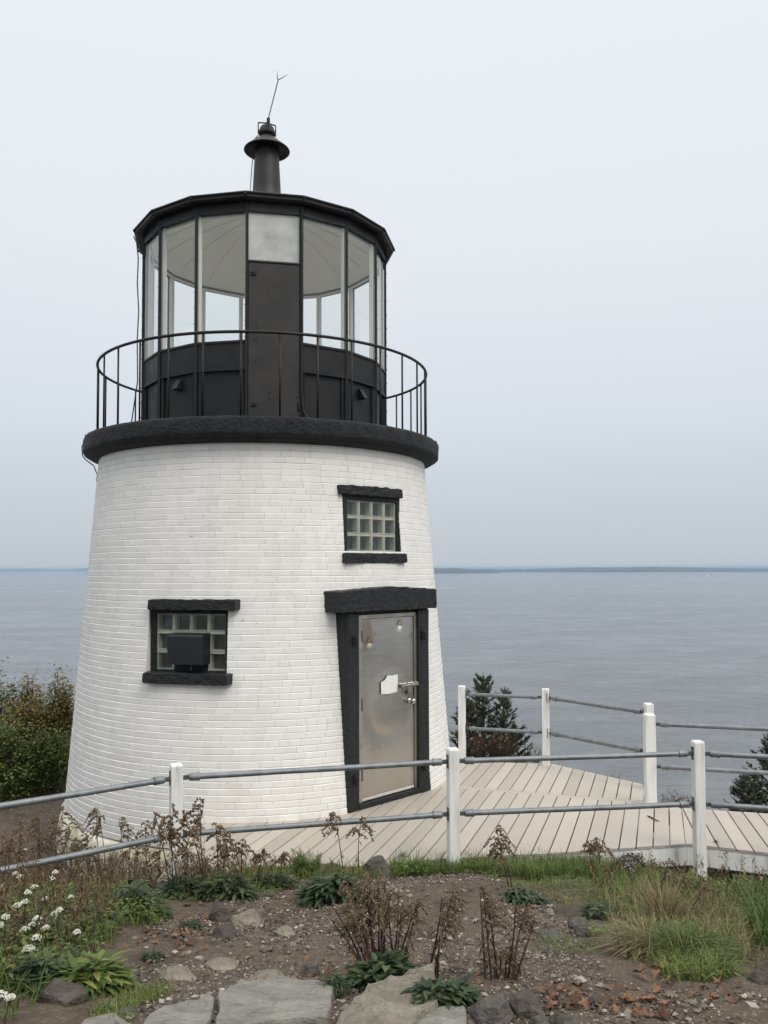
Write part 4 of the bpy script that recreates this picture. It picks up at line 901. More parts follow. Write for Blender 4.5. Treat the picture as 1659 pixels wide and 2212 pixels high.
slab([(708, 2250), (735, 2176), (762, 2140), (800, 2118), (870, 2105), (935, 2100), (945, 2150), (900, 2190), (860, 2250)], 'rock_pale', 'pale beige slab under the dark broad leaves at the bottom', .14, 2, .06)
slab([(290, 2235), (318, 2182), (390, 2160), (452, 2148), (462, 2156), (456, 2200), (440, 2235)], 'rock_slab', 'bluish grey slab left of the large pale slab', .10, 3, .028)
slab([(866, 2235), (905, 2196), (950, 2166), (1000, 2160), (1015, 2235)], 'rock_slab', 'cracked grey slab between the pale slab and the rounded boulder', .10, 5, .028)
slab([(150, 2240), (185, 2200), (250, 2190), (285, 2210), (270, 2240)], 'rock_slab', 'low grey slab at the bottom left below the leafy rosette', .08, 6, .022)
RK = [(1022, 1121, 2158, 2218, 'rock_grey', 'rounded grey boulder at the bottom right of the slabs', .62, 1),
 (1098, 1190, 2138, 2200, 'rock_dark', 'broad dark boulder behind the rounded grey one', .50, 2),
 (1150, 1196, 2150, 2222, 'rock_grey', 'mossy split rock at the bottom, right of the boulders', .55, 3),
 (1210, 1262, 2178, 2222, 'rock_grey', 'half buried grey rock on the bottom edge at the right', .4, 4),
 (441, 499, 1944, 1994, 'rock_dark', 'squarish dark red brown rock below the left leafy clumps', .72, 5),
 (486, 565, 1962, 2006, 'rock_pale', 'pale lichened rock right of the squarish dark red brown one', .42, 6),
 (446, 509, 1994, 2032, 'rock_dark', 'wedge of brown rock below the squarish dark one', .5, 7),
 (585, 640, 1998, 2028, 'rock_pale', 'pale veined rock alone in the middle of the gravel', .4, 8),
 (428, 516, 2068, 2100, 'rock_pale', 'flat tan rock with a leaf by its edge, left centre', .22, 9),
 (512, 628, 2084, 2138, 'rock_pale', 'long slanting tan rock above the large pale slab', .28, 10),
 (650, 693, 2076, 2106, 'rock_grey', 'pinkish grey rock left of the goldenrod clump', .5, 11),
 (600, 654, 2118, 2144, 'rock_grey', 'flat brown grey rock touching the back of the large slab', .3, 12),
 (326, 418, 2072, 2124, 'rock_pale', 'broad tan rock beside the gravel at the left', .3, 13),
 (785, 845, 1855, 1896, 'rock_grey', 'squared grey stone against the edge of the deck', .66, 14),
 (1226, 1284, 1972, 2012, 'rock_grey', 'long leaning grey rock under the grass at the right', .5, 15),
 (1150, 1232, 1998, 2034, 'rock_grey', 'low grey rock on the dirt left of the dry tussock', .25, 16),
 (1622, 1668, 2090, 2124, 'rock_dark', 'dark rock at the right edge below the grass', .6, 17),
 (1240, 1284, 1998, 2024, 'rock_dark', 'small dark rock under the long leaning grey one', .5, 18),
 (60, 176, 2106, 2172, 'rock_dark', 'brown ledge of rock under the leafy rosette at lower left', .35, 19),
 (1270, 1320, 2144, 2176, 'rock_dark', 'small reddish rock among the leaves at lower right', .5, 20),
 (836, 870, 1906, 1928, 'rock_pale', 'small tan stone in the dirt behind the goldenrod clump', .4, 21),
 (614, 640, 1884, 1902, 'rock_pale', 'small pale stone below the bright feathery weed', .4, 22),
 (250, 292, 2180, 2200, 'rock_grey', 'small grey rock on the dirt below the lower left rosette', .4, 23),
 (1196, 1240, 2185, 2222, 'rock_dark', 'dark rock wedged between the split rock and the half buried one', .6, 24),
 (1176, 1200, 1958, 1974, 'rock_pale', 'small pale stone right of the spindly stems', .4, 25)]
for u0, u1, v0, v1, mk, lb, hf, sd in RK: rock(u0, u1, v0, v1, mk, lb, hf, sd)
rock(108, 150, 1642, 1678, 'rock_grey', 'large grey boulder under the left shrubs beside the tower', .62, 30); rock(100, 136, 1678, 1694, 'rock_pale', 'low pale rock by the path under the left shrubs', .4, 31)

def inpoly(x, y, P):
    c = False; j = len(P) - 1
    for i in range(len(P)):
        if (P[i][1] > y) != (P[j][1] > y) and x < (P[j][0] - P[i][0]) * (y - P[i][1]) / (P[j][1] - P[i][1]) + P[i][0]: c = not c
        j = i
    return c
def region(px):
    P = [at(u, v) for u, v in px]; P = [(p.x, p.y) for p in P]
    return P, (min(p[0] for p in P), max(p[0] for p in P), min(p[1] for p in P), max(p[1] for p in P))
def scatter(px, n_, rg):
    P, (a, b_, c, d) = region(px); o = []
    for _ in range(n_ * 40):
        x, y = rg.uniform(a, b_), rg.uniform(c, d)
        if inpoly(x, y, P): o.append((x, y))
        if len(o) >= n_: break
    return o
rg = random.Random(11)
GRAV = [(240, 2240), (200, 2100), (330, 1990), (430, 1975), (600, 1905), (800, 1900), (1000, 1880), (1180, 1930), (1230, 2000), (1330, 2120), (1659, 2150), (1659, 2240)]
mb = MB()
for x, y in scatter(GRAV, 30000, rg):
    if noise.noise(Vector((x * 1.3, y * 1.3, 4))) + .45 * rg.random() < .08 or any(inpoly(x, y, q) for q in SLABS): continue
    r_ = min(.014, .0030 + rg.expovariate(1 / .0026)); z = ground(x, y)
    mb.octa((x, y, z + r_ * .2 + .004), r_, 0, min(1, max(0, rg.gauss(.5, .28))), .6)
for x, y in scatter([(-20, 1730), (110, 1700), (140, 1800), (280, 1900), (240, 1960), (100, 1900)], 1500, rg):
    r_ = .004 + rg.expovariate(1 / .005); mb.octa((x, y, ground(x, y) + .004), min(r_, .02), 0, rg.gauss(.45, .2), .6)
for x, y in scatter(GRAV, 330, rg):
    if any(inpoly(x, y, q) for q in SLABS): continue
    mb.octa((x, y, ground(x, y) + .006), rg.uniform(.012, .027), 0, min(.95, max(0, rg.gauss(.5, .25))), .55)
tag(mb.build('gravel', M['pebble']), kind='stuff')

def leafmesh(sd):
    """a lobed, curled oak-like leaf with thickness"""
    r0 = random.Random(sd); mb = MB(); n_ = 22; L = 1.0; out_ = []
    for k in range(n_):
        a = 2 * math.pi * k / n_; lob = .78 + .30 * math.cos(5 * a + r0.uniform(-.2, .2)) * (abs(math.sin(a)) * .8 + .2) + r0.uniform(-.06, .06); out_.append((math.cos(a) * .5 * lob * 1.25, math.sin(a) * .36 * lob))
    cu, cv, tw = r0.uniform(.5, 1.6), r0.uniform(-.8, 1.3), r0.uniform(-.9, .9)
    def zf(x, y): return cu * y * y * 1.8 + cv * x * x * .7 + tw * x * y + .05 * math.sin(9 * x + sd)
    vv = []
    for q in (1, .5): vv += [(x * q, y * q, zf(x * q, y * q)) for x, y in out_]
    vv.append((0, 0, 0)); fs = [(i, (i + 1) % n_, n_ + (i + 1) % n_, n_ + i) for i in range(n_)] + [(n_ + i, n_ + (i + 1) % n_, 2 * n_) for i in range(n_)]
    mb.add(vv, fs, 0, .5); mb.tube([(.55, 0, zf(.55, 0)), (.8, .03, zf(.6, 0) + .05)], .012, 4); return mb, r0
LV = []
for k in range(7):
    mb, r0 = leafmesh(k + 2); mb.t = [r0.choice((.25, .5, .65, .9))] * len(mb.f); o = mb.build('fallen_leaf', M['deadleaf']); LV.append(o)
LBL = 'curled orange brown fallen leaf lying on the dirt of the slope'
nl = 0
def put_leaf(x, y, s_, z=None, label=LBL, group='fallen leaves on the slope'):
    global nl
    src = LV[nl % 7]; o = src if nl < 7 else src.copy()
    if nl >= 7: COL.objects.link(o)
    o.location = (x, y, (ground(x, y) + .012) if z is None else z); o.scale = (s_,) * 3
    o.rotation_euler = (rg.uniform(-.45, .45), rg.uniform(-.45, .45), rg.uniform(0, 6.28)); tag(o, label, 'leaf', group); nl += 1; return o
for px, n_, s_ in (([(540, 2010), (400, 2010), (390, 1960), (480, 1935)], 14, .075), ([(380, 2060), (380, 1990), (450, 1990), (450, 2010)], 10, .07), ([(480, 2120), (450, 2010), (330, 2010), (400, 2110)], 8, .07),
                   ([(690, 2150), (690, 2110), (730, 2110), (735, 2160)], 9, .07), ([(560, 1985), (560, 1900), (640, 1900), (640, 1985)], 7, .065), ([(1170, 2190), (1170, 2120), (1260, 2130), (1320, 2200)], 18, .075),
                   ([(1300, 2190), (1320, 2120), (1480, 2190), (1480, 2222)], 18, .075), ([(1400, 2020), (1310, 1990), (1360, 2120), (1430, 2120)], 14, .075), ([(1030, 2130), (1030, 2060), (1130, 2060), (1130, 2130)], 9, .065),
                   ([(1340, 2160), (1440, 2090), (1600, 2120), (1620, 2180)], 14, .07), ([(680, 2130), (600, 2060), (720, 2020), (800, 2080)], 10, .06), ([(240, 2110), (160, 2060), (330, 2000), (360, 2080)], 9, .07),
                   ([(1200, 1905), (1200, 1880), (1290, 1880), (1290, 1905)], 4, .055), ([(280, 2200), (700, 2110), (1000, 2130), (1000, 2060), (300, 2050)], 10, .055)):
    for x, y in scatter(px, int(n_ * 1.75), rg): put_leaf(x, y, s_ * rg.uniform(.4, .8))
p = Vector((.62, 1.0, 0)); q = ray(1547, 1820); q = q * ((0 - EYE) / q.z)
put_leaf(q.x, q.y, .07, .012, 'lone brown leaf lying on the deck boards right of the corner post', None)
q0 = ray(1410 / 1.0, 1770); q0 = q0 * (-EYE / q0.z); mb = MB(); mb.tube([(q0.x - .02, q0.y + .09, .008), (q0.x, q0.y, .012), (q0.x + .03, q0.y - .09, .008)], [.006, .008, .004], 6)
tag(mb.build('twig', M['bark'], at=(q0.x, q0.y, .008)), 'short brown twig across a deck board gap', 'twig')
#PART4
# ------------------------------------------------------------------ plants
gv = random.Random(23)
def V3(x, y, z): return Vector((x, y, z))
def goldenrod(bu, bv, tu, tv, label, nodk=1.0, side=None, fluff=.9, stems=1, plume=.36, key='deadhead', leaves=8):
    """a dried goldenrod: thin stem, a few withered leaves, an arching brown plume of seed heads"""
    b0 = at(bu, bv); rr = ray(tu, tv); top = V3(0, 0, EYE) + rr * (b0.y / rr.y); h = top.z - b0.z
    root = thing('goldenrod', label, 'weed', b0, 'dried goldenrod weeds'); rel = top - b0
    for s_ in range(stems):
        off = V3(gv.uniform(-.03, .03), gv.uniform(-.03, .03), 0) * (1 if s_ else 0)
        r1 = rel * (1 if s_ == 0 else gv.uniform(.72, .95)) + (V3(gv.uniform(-.2, .2), gv.uniform(-.1, .1), 0) * h if s_ else V3(0, 0, 0))
        lean = V3(r1.x, r1.y, 0); bend = V3(gv.uniform(-.04, .04), gv.uniform(-.04, .04), 0) * h
        pts = [off + V3(r1.x * q ** 1.3, r1.y * q ** 1.3, r1.z * q) + bend * math.sin(q * math.pi) for q in [i / 9 for i in range(10)]]
        st = MB(); st.tube(pts, [.0050 - .0030 * i / 9 for i in range(10)], 5, t=gv.uniform(.2, .8))
        for k in range(leaves):
            q = gv.uniform(.15, .68); i = int(q * 9); p = pts[i].lerp(pts[i + 1], q * 9 - i); a = gv.uniform(0, 6.28)
            st.leaf(p, V3(math.cos(a), math.sin(a), gv.uniform(-.9, .2)), V3(0, 0, 1), gv.uniform(.03, .065), gv.uniform(.006, .012), 0, gv.uniform(.1, .9), gv.uniform(.1, .7), 1)
        st.build('stem', M['stalk'], root, at=(0, 0, 0))
        sd = gv.uniform(0, 6.28) if side is None else side + gv.uniform(-.4, .4)
        hd_ = MB(); nb = int((11 if b0.y > 5 else 9) + 5 * h)
        for k in range(nb):
            q = 1 - plume * (k / nb) ** .9; i = min(8, int(q * 9)); p = pts[i].lerp(pts[i + 1], q * 9 - i)
            a = sd + gv.gauss(0, 1.15); L = (.03 + .085 * math.sin(min(1, (k + 2) / nb) * 2.2)) * gv.uniform(.6, 1.2) * min(1.2, .55 + h * .75) * (1.15 if b0.y > 5 else .75)
            d = V3(math.cos(a), math.sin(a), .55 if b0.y > 5 else gv.uniform(.1, 1.1)); bp2 = [p + d * (L * e_) - V3(0, 0, nodk * L * 1.0 * e_ * e_) for e_ in (0, .35, .7, 1)]
            hd_.tube(bp2, .0022, 4, t=.3)
            for e_ in range(int(4 + L * (105 if b0.y > 5 else 130))):
                f = gv.uniform(.18, 1.03); c = p + d * (L * f) - V3(0, 0, nodk * L * f * f)
                hd_.octa(c + V3(gv.gauss(0, .0045), gv.gauss(0, .0045), gv.gauss(0, .0045) + .002), gv.uniform(.0045, .0095) * fluff * (1.15 if b0.y > 5 else 1.0), 0, min(1, max(0, gv.gauss(.5, .25))))
        hd_.build('flower_head', M[key], root, at=(0, 0, 0))
    return root
GR = [ # base u, v, top u, v, label, stems
 (222, 1856, 208, 1746, 'tall goldenrod with a wide drooping plume before the tower foot, leftmost against white brick', 2),
 (268, 1862, 258, 1768, 'goldenrod with a narrow nodding plume right of the wide one', 1),
 (318, 1862, 313, 1776, 'thin goldenrod with one small curled claw shaped head on white brick', 1),
 (376, 1858, 374, 1744, 'bushy goldenrod covering the left white post', 3),
 (444, 1854, 434, 1727, 'tallest goldenrod right of the left white post, plume above the lower pipe', 2),
 (474, 1862, 466, 1782, 'goldenrod leaning right below the plume of the tallest one', 2),
 (500, 1866, 494, 1830, 'short goldenrod against the deck boards, third right of the left post', 1),
 (524, 1868, 524, 1818, 'goldenrod with a flat topped plume against the deck boards', 1),
 (548, 1872, 572, 1838, 'goldenrod bending far right over the deck edge', 1),
 (560, 1876, 615, 1842, 'goldenrod stooping lowest over the deck boards, heavy hanging head', 1),
 (122, 1880, 138, 1742, 'tall goldenrod where the path meets the left edge of the tower', 2),
 (90, 1905, 86, 1768, 'pale brown goldenrod among the weeds over the gravel path', 3),
 (48, 1900, 50, 1772, 'goldenrod at the far left with a ragged spreading plume', 2),
 (150, 1890, 160, 1812, 'short goldenrod crossing the end of the lower left pipe', 2),
 (290, 1885, 296, 1812, 'dusty goldenrod low before the yellowed foundation', 2),
 (196, 1892, 186, 1800, 'goldenrod with tangled heads at the lower pipe', 2),
 (338, 1880, 345, 1838, 'short goldenrod just left of the left post foot', 1),
 (402, 1876, 412, 1818, 'low goldenrod right of the left post foot', 1),
 (18, 1960, 22, 1812, 'goldenrod rising from the weeds on the left edge of the frame', 2),
 (742, 1868, 724, 1756, 'very thin goldenrod stem crossing the lower pipe, left of the door foot', 1),
 (776, 1866, 780, 1768, 'very thin goldenrod stem in front of the door foot', 1),
 (1100, 1925, 1072, 1786, 'tall spindly goldenrod standing alone right of the middle front post', 2),
 (1296, 1878, 1294, 1812, 'goldenrod with a fluffy crooked plume before the deck boards at right', 2),
 (1280, 1900, 1268, 1822, 'thin goldenrod left of the fluffy crooked one at right', 1),
 (1420, 1972, 1445, 1858, 'goldenrod bowed by a dark heavy head below the corner post', 1),
 (1444, 1990, 1478, 1896, 'goldenrod with a pale bulky nodding head in the grass at right', 1),
 (1480, 1996, 1524, 1912, 'goldenrod nodding farthest right in the tall grass', 1),
 (790, 2112, 716, 1954, 'goldenrod leaning far left out of the central foreground clump', 2),
 (800, 2118, 760, 1944, 'goldenrod with a yellowish plume at the left of the central clump', 2),
 (815, 2112, 800, 1886, 'goldenrod rising tallest in the central foreground clump', 3),
 (832, 2112, 832, 1904, 'dense goldenrod at the heart of the central clump', 3),
 (846, 2110, 862, 1914, 'goldenrod right of the heart of the central clump', 2),
 (860, 2114, 906, 1946, 'goldenrod arching right from the central clump', 2),
 (940, 2114, 980, 1926, 'greyish goldenrod between the central clump and the bare stems', 3),
 (1062, 2122, 1044, 1922, 'goldenrod of dark bare stems with a pale fluffy top', 3),
 (1110, 2118, 1140, 1954, 'goldenrod with two drooping side heads, rightmost in the foreground', 2),
 (1082, 2112, 1084, 2058, 'short broken goldenrod stalk beside the dark bare stems', 1)]
for i, (bu, bv, tu, tv, lb, ns_) in enumerate(GR):
    if bu < 640 and bv < 1912: bv = (1914 if bu < 320 or bu > 480 else 1926) + (i * 7) % 11
    elif bu < 800 and bv < 1884: bv = 1888
    goldenrod(bu, bv, tu, tv, lb, gv.uniform(.7, 1.15), None if i < 24 else gv.choice((0, 3.1, .6)), 1.0 if bv < 1960 else .6, ns_ if bv < 2000 else ns_ + 1, .34 if bv < 2000 else .36)

def yarrow(heads, label, base=None):
    """a yarrow: greyish stems carrying flat white flower heads"""
    us = [h_[0] for h_ in heads]; vmax = max(h_[1] for h_ in heads); bu = sum(us) / len(us); b0 = at(bu + gv.uniform(-6, 6), vmax + gv.uniform(60, 85))
    root = thing('yarrow', label, 'wildflower', b0, 'white flowering yarrows')
    st = MB()
    for u, v in heads:
        rr = ray(u, v); top = V3(0, 0, EYE) + rr * ((b0.y + gv.uniform(-.06, .06)) / rr.y) - b0
        pts = [V3(top.x * q ** 1.2, top.y * q, top.z * q) for q in (0, .25, .5, .75, 1)]
        st.tube([p - V3(0, 0, .008) if i == 4 else p for i, p in enumerate(pts)], .0022, 5, t=.4)
        hd_ = MB(); rad_ = gv.uniform(.016, .025)
        for k in range(60):
            a = gv.uniform(0, 6.28); q = rad_ * math.sqrt(gv.random()); hd_.octa(top + V3(math.cos(a) * q, math.sin(a) * q, .012 * (1 - (q / rad_) ** 2) + gv.gauss(0, .0018)), gv.uniform(.0028, .0048), 0, min(1, max(0, gv.gauss(.55, .25))), .7)
        for k in range(7): a = k * .9; st.tube([top - V3(0, 0, .022), top + V3(math.cos(a) * rad_ * .7, math.sin(a) * rad_ * .7, 0)], .001, 4, t=.5)
        hd_.build('flower_head', M['yarrowhead'], root, at=(0, 0, 0))
        for k in range(5):
            q = gv.uniform(.1, .8); a = gv.uniform(0, 6.28); st.leaf(V3(top.x * q ** 1.2, top.y * q, top.z * q), V3(math.cos(a), math.sin(a), .6), V3(0, 0, 1), .05, .010, 0, gv.random(), .5, 1)
    st.build('stem', M['greenstem'], root, at=(0, 0, 0)); return root
S_ = 2.183
def yp(*pts): return [((x / S_) / 1.8229, (3100 + y / S_) / 1.8229) for x, y in pts]
yarrow(yp((130, 745), (175, 775)), 'yarrow with two touching white heads at the upper left of the flowers')
yarrow(yp((475, 735), (450, 790)), 'yarrow with one head above another, nearest the gravel path')
yarrow(yp((215, 540)), 'small yarrow highest on the bank, by the end of the lower pipe')
yarrow(yp((295, 860)), 'yarrow with a single round white head in the middle of the flowers')
yarrow(yp((240, 910), (215, 990), (150, 1020)), 'yarrow with three white heads stepping down to the left')
yarrow(yp((390, 965)), 'yarrow with a single wide white head left of the right hand one')
yarrow(yp((610, 950)), 'yarrow with a bright white head farthest right on the bank')
yarrow(yp((510, 1060), (480, 1085)), 'yarrow with a doubled white head below the right hand one')
yarrow(yp((320, 1135), (290, 1180), (210, 1225)), 'yarrow with a stacked triple white head low in the flowers')
yarrow(yp((390, 1215)), 'yarrow with a lone small head beside the stacked triple')
yarrow(yp((660, 1250)), 'small yarrow low and to the right, above the leafy rosette')
yarrow(yp((45, 1120), (10, 1190)), 'yarrow with two white heads on the left edge of the frame')
yarrow(yp((315, 1295), (240, 1390), (275, 1410)), 'yarrow with scattered small white heads lowest in the patch')
yarrow(yp((85, 1815), (10, 1790)), 'yarrow with two small heads in the bottom left corner')

def rosette(u0, u1, v0, v1, label, n_, L, W, key='broad', name='broadleaf_clump', up=(.15, 1.2), spread=1.0):
    """a clump of long broad basal leaves arching outwards"""
    c0 = at((u0 + u1) / 2, v1 - (v1 - v0) * .22); dist = c0.y; rw = (u1 - u0) / FOC * dist * .5
    root = thing(name, label, 'plant', c0, 'leafy clumps on the slope'); mb = MB()
    hm = (v1 - v0) / FOC * dist * .62; n_ = int(n_ * 3.4); L *= .56; W *= .66
    for k in range(n_):
        a = gv.uniform(0, 6.28); q = rw * .85 * math.sqrt(gv.random()); x, y = math.cos(a) * q, math.sin(a) * q * .7
        lump = .75 + .5 * noise.noise(V3(c0.x + x, c0.y + y, 3) * 7)
        z = ground(c0.x + x, c0.y + y) - c0.z + hm * lump * max(0, 1 - (q / rw) ** 2) * gv.random() ** .5; a2 = a + gv.gauss(0, 1.0); el = gv.uniform(*up) - .35 * gv.random() - .25 * q / rw
        l_ = L * gv.uniform(.5, 1.2); mb.leaf(V3(x, y, z + gv.uniform(0, .02)), V3(math.cos(a2) * math.cos(el), math.sin(a2) * math.cos(el), math.sin(el)), V3(0, 0, 1), l_, W * gv.uniform(.7, 1.15), 0, min(1, max(0, gv.gauss(.45, .22))), gv.uniform(.25, .8), 4, .22)
    mb.build('leaf_cluster', M[key], root, at=(0, 0, 0)); return root
rosette(222, 352, 1888, 2004, 'dark broad leafed clump left of the squarish dark rock, below the left post', 95, .17, .05)
rosette(138, 272, 2046, 2160, 'bright green leafy rosette at lower left beside the tan path rock', 85, .145, .038, 'broad').children[0].data.materials[0] = M['grass']
rosette(432, 552, 1876, 1956, 'dark leafy clump below the drooping goldenrods, left of centre', 85, .14, .042)
rosette(646, 792, 1862, 1972, 'largest dark leafy clump beside the squared stone at the deck edge', 120, .17, .052)
rosette(752, 900, 2062, 2150, 'dark leafy clump at the foot of the central goldenrods', 120, .125, .046)
rosette(876, 1030, 2106, 2186, 'lower leafy clump hanging over the cracked slab', 85, .095, .034)
rosette(1086, 1180, 1910, 1962, 'small flat leafy clump at the foot of the lone spindly goldenrod', 60, .12, .040, up=(.05, .7))
rosette(1252, 1340, 1936, 1996, 'grey green leafy clump in the grass left of the dry tussock', 60, .10, .026)
rosette(1330, 1400, 1830, 1894, 'round leafed green clump against the white deck rim', 90, .09, .040)
rosette(386, 440, 1988, 2010, 'tiny green clump left of the wedge of brown rock', 40, .05, .014)
rosette(306, 352, 2058, 2080, 'tiny green clump above the broad tan rock', 40, .045, .014)
rosette(690, 750, 2100, 2160, 'low dark green tuft between the two pale slabs', 60, .07, .012)
rosette(1540, 1659, 1880, 1960, 'feathery green clump at the right edge under the asters', 70, .16, .018, 'grass')

rosette(330, 450, 1884, 1948, 'low dark leafy clump right of the left white post, under the tallest goldenrod', 90, .12, .038)
rosette(536, 640, 1880, 1924, 'low leafy clump between the stooping goldenrod and the bright feathery weed', 80, .10, .030)
rosette(120, 240, 1940, 2030, 'dark leafy clump among the white yarrows, left of the dark broad leafed one', 110, .15, .040)
rosette(20, 130, 1960, 2060, 'dark leafy clump in the yarrows at the left edge', 110, .15, .036)
rosette(30, 150, 2060, 2150, 'dark leafy clump low at the left edge above the brown ledge', 110, .14, .034)
rosette(840, 930, 1852, 1896, 'low toothed green clump between the squared stone and the middle front post', 80, .09, .026, 'fern')
rosette(1420, 1520, 1870, 1940, 'tall mixed green clump around the foot of the corner post', 80, .16, .020, 'grass')
def feathery(u0, u1, v0, v1, label, n_):
    c0 = at((u0 + u1) / 2, v1); dist = c0.y; rw = (u1 - u0) / FOC * dist * .5; hh = (v1 - v0) / FOC * dist
    root = thing('tansy', label, 'plant', c0, 'feathery green weeds'); mb = MB(); sm_ = MB()
    for k in range(n_):
        a = gv.uniform(0, 6.28); q = rw * gv.random() ** .6; d = V3(math.cos(a) * .6 * q / rw, math.sin(a) * .5 * q / rw, 1).normalized(); L = hh * gv.uniform(.65, 1.05); p0 = V3(math.cos(a) * q * .6, math.sin(a) * q * .5, 0)
        sm_.tube([p0, p0 + d * L * .5, p0 + d * L], [.003, .002, .001], 5, t=.5)
        for j in range(14):
            f = .25 + .75 * j / 14; b_ = gv.uniform(0, 6.28); dd = V3(math.cos(b_), math.sin(b_), .8).normalized(); ll = L * .42 * (1.15 - f * .6); p = p0 + d * (L * f)
            sd = dd.cross(V3(0, 0, 1)).normalized()
            for s2 in range(6):
                g_ = .2 + .13 * s2; pp_ = p + dd * ll * g_
                for sg in (-1, 1): mb.leaf(pp_, dd * .6 + sd * sg, V3(0, 0, 1), ll * .30, ll * .09, 0, min(1, max(0, gv.gauss(.5, .2))), .2, 1)
            mb.leaf(p, dd, V3(0, 0, 1), ll, ll * .08, 0, .5, .2, 1)
    sm_.build('stem', M['greenstem'], root, at=(0, 0, 0)); mb.build('leaf_cluster', M['fern'], root, at=(0, 0, 0))
feathery(615, 700, 1840, 1894, 'bright green feathery weed at the edge of the deck, left of the largest dark clump', 22)
feathery(560, 616, 1868, 1896, 'low bright green feathery weed under the stooping goldenrod', 12)
feathery(700, 735, 1858, 1880, 'little feathery weed behind the largest dark clump', 8)
feathery(870, 920, 1856, 1886, 'small toothed green weed left of the middle front post', 10)

# grass
def grass(name, areas, key, seed, kind=True):
    r0 = random.Random(seed); mb = MB()
    for px, n_, L, W, bend, tlo, thi in areas:
        for x, y in scatter(px, n_, r0):
            a = r0.uniform(0, 6.28); lean = abs(r0.gauss(0, .35)); l_ = L * r0.uniform(.5, 1.25)
            mb.blade((x, y, ground(x, y) - .01), V3(math.cos(a) * lean, math.sin(a) * lean, 1), l_, W, r0.uniform(0, bend), r0.uniform(tlo, thi))
    return mb
g_ = grass('grass', [
 ([(840, 1900), (845, 1866), (960, 1850), (1060, 1842), (1120, 1850), (1200, 1862), (1290, 1866), (1290, 1900), (1150, 1905), (1060, 1888), (960, 1892)], 7000, .15, .005, .9, .1, .75),
 ([(1060, 1896), (1150, 1904), (1280, 1890), (1420, 1900), (1440, 1950), (1330, 1960), (1220, 1960), (1120, 1935)], 2600, .055, .004, .9, .35, .95),
 ([(1280, 1870), (1480, 1862), (1540, 1900), (1659, 1905), (1659, 2010), (1620, 2070), (1500, 2100), (1380, 2050), (1300, 1960)], 5200, .15, .0055, 1.0, .15, .9),
 ([(1490, 1868), (1659, 1890), (1659, 1930), (1500, 1920)], 700, .16, .006, 1.0, .2, .9),
 ([(1260, 2020), (1340, 1990), (1420, 2060), (1380, 2090)], 250, .08, .004, 1, .3, .9),
 ([(330, 1896), (470, 1896), (620, 1884), (830, 1884), (830, 1900), (640, 1906), (560, 1930), (430, 1930), (350, 1920)], 2600, .13, .005, 1.0, .2, .95),
 ([(-20, 2230), (-20, 1960), (60, 1930), (180, 1935), (240, 1990), (250, 2050), (150, 2080), (110, 2150), (60, 2190)], 3800, .19, .005, 1.1, .1, .8),
 ([(240, 2010), (330, 2000), (380, 1990), (340, 1960), (250, 1960)], 500, .13, .005, 1.1, .2, .9),
 ([(280, 2225), (300, 2175), (370, 2150), (360, 2130), (250, 2160), (190, 2190), (230, 2225)], 900, .06, .0035, 1.0, .3, .95),
 ([(1420, 2090), (1560, 2080), (1580, 2120), (1440, 2120)], 600, .11, .005, 1.2, .3, .95),
 ([(1600, 1960), (1680, 1950), (1680, 2060), (1640, 2050)], 500, .26, .008, 1.0, .0, .5),
 ([(-30, 1700), (120, 1690), (130, 1712), (-30, 1722)], 900, .12, .008, 1.0, .1, .9)], 'grass', 5)
tag(g_.build('grass', M['grass']), kind='stuff')
g2 = grass('dry_grass', [
 ([(1290, 1950), (1420, 1930), (1560, 1960), (1640, 1990), (1620, 2080), (1500, 2100), (1340, 2070)], 1500, .17, .004, .9, .3, 1),
 ([(200, 1896), (450, 1896), (450, 1925), (220, 1940)], 700, .22, .004, .9, .2, .9), ([(450, 1896), (820, 1890), (820, 1904), (450, 1920)], 260, .12, .004, .9, .2, .9),
 ([(-20, 1950), (200, 1930), (250, 2040), (60, 2140), (-20, 2200)], 500, .20, .004, 1.0, .2, .8),
 ([(1290, 2200), (1420, 2110), (1640, 2130), (1660, 2222), (1320, 2230)], 300, .035, .003, 1, .2, .7),
 ([(1560, 2010), (1659, 2010), (1659, 2100), (1600, 2090)], 900, .045, .004, 1.2, .1, .5)], 'dry', 6)
tag(g2.build('dry_grass', M['drygrass']), kind='stuff')
def tussock(u, v, n_, L, key, label, rw, lean0=0.0, tl=(.2, 1), bend=(.2, 1.2)):
    c0 = at(u, v); mb = MB()
    for k in range(n_):
        a = gv.uniform(0, 6.28); q = rw * gv.random() ** .7; ln = .15 + .75 * gv.random() * (q / rw)
        mb.blade((math.cos(a) * q * .5, math.sin(a) * q * .5, -.01), V3(math.cos(a) * ln + lean0, math.sin(a) * ln, 1), L * gv.uniform(.5, 1.2), .0045, gv.uniform(*bend), gv.uniform(*tl))
    return tag(mb.build('grass_tussock', M[key], at=(0, 0, 0)), label, 'grass tuft', 'grass tussocks').__setattr__('location', c0)
tussock(1395, 2060, 420, .20, 'drygrass', 'straw coloured tussock drooping left over the dirt at right', .22, -.22)
tussock(1490, 2076, 620, .20, 'grass', 'green grass tussock right of the straw coloured one', .24, .05, (.02, .6))
tussock(1440, 2000, 260, .30, 'drygrass', 'tall upright straw coloured grass behind the green tussock', .15, .05, (.2, 1), (0, .5))
tussock(1548, 2108, 200, .13, 'grass', 'small yellow green tuft at the right foot of the green tussock', .12, .15, (.1, .7))
tussock(1004, 1872, 260, .17, 'grass', 'bright long bladed grass tuft at the foot of the middle front post', .13, .1, (.3, .9))
tussock(392, 1900, 220, .20, 'drygrass', 'dry yellow grass tuft below the left white post', .14, 0)
tussock(245, 1980, 200, .17, 'grass', 'grass tuft between the yarrows and the dark broad leafed clump', .12, 0, (.2, .95))

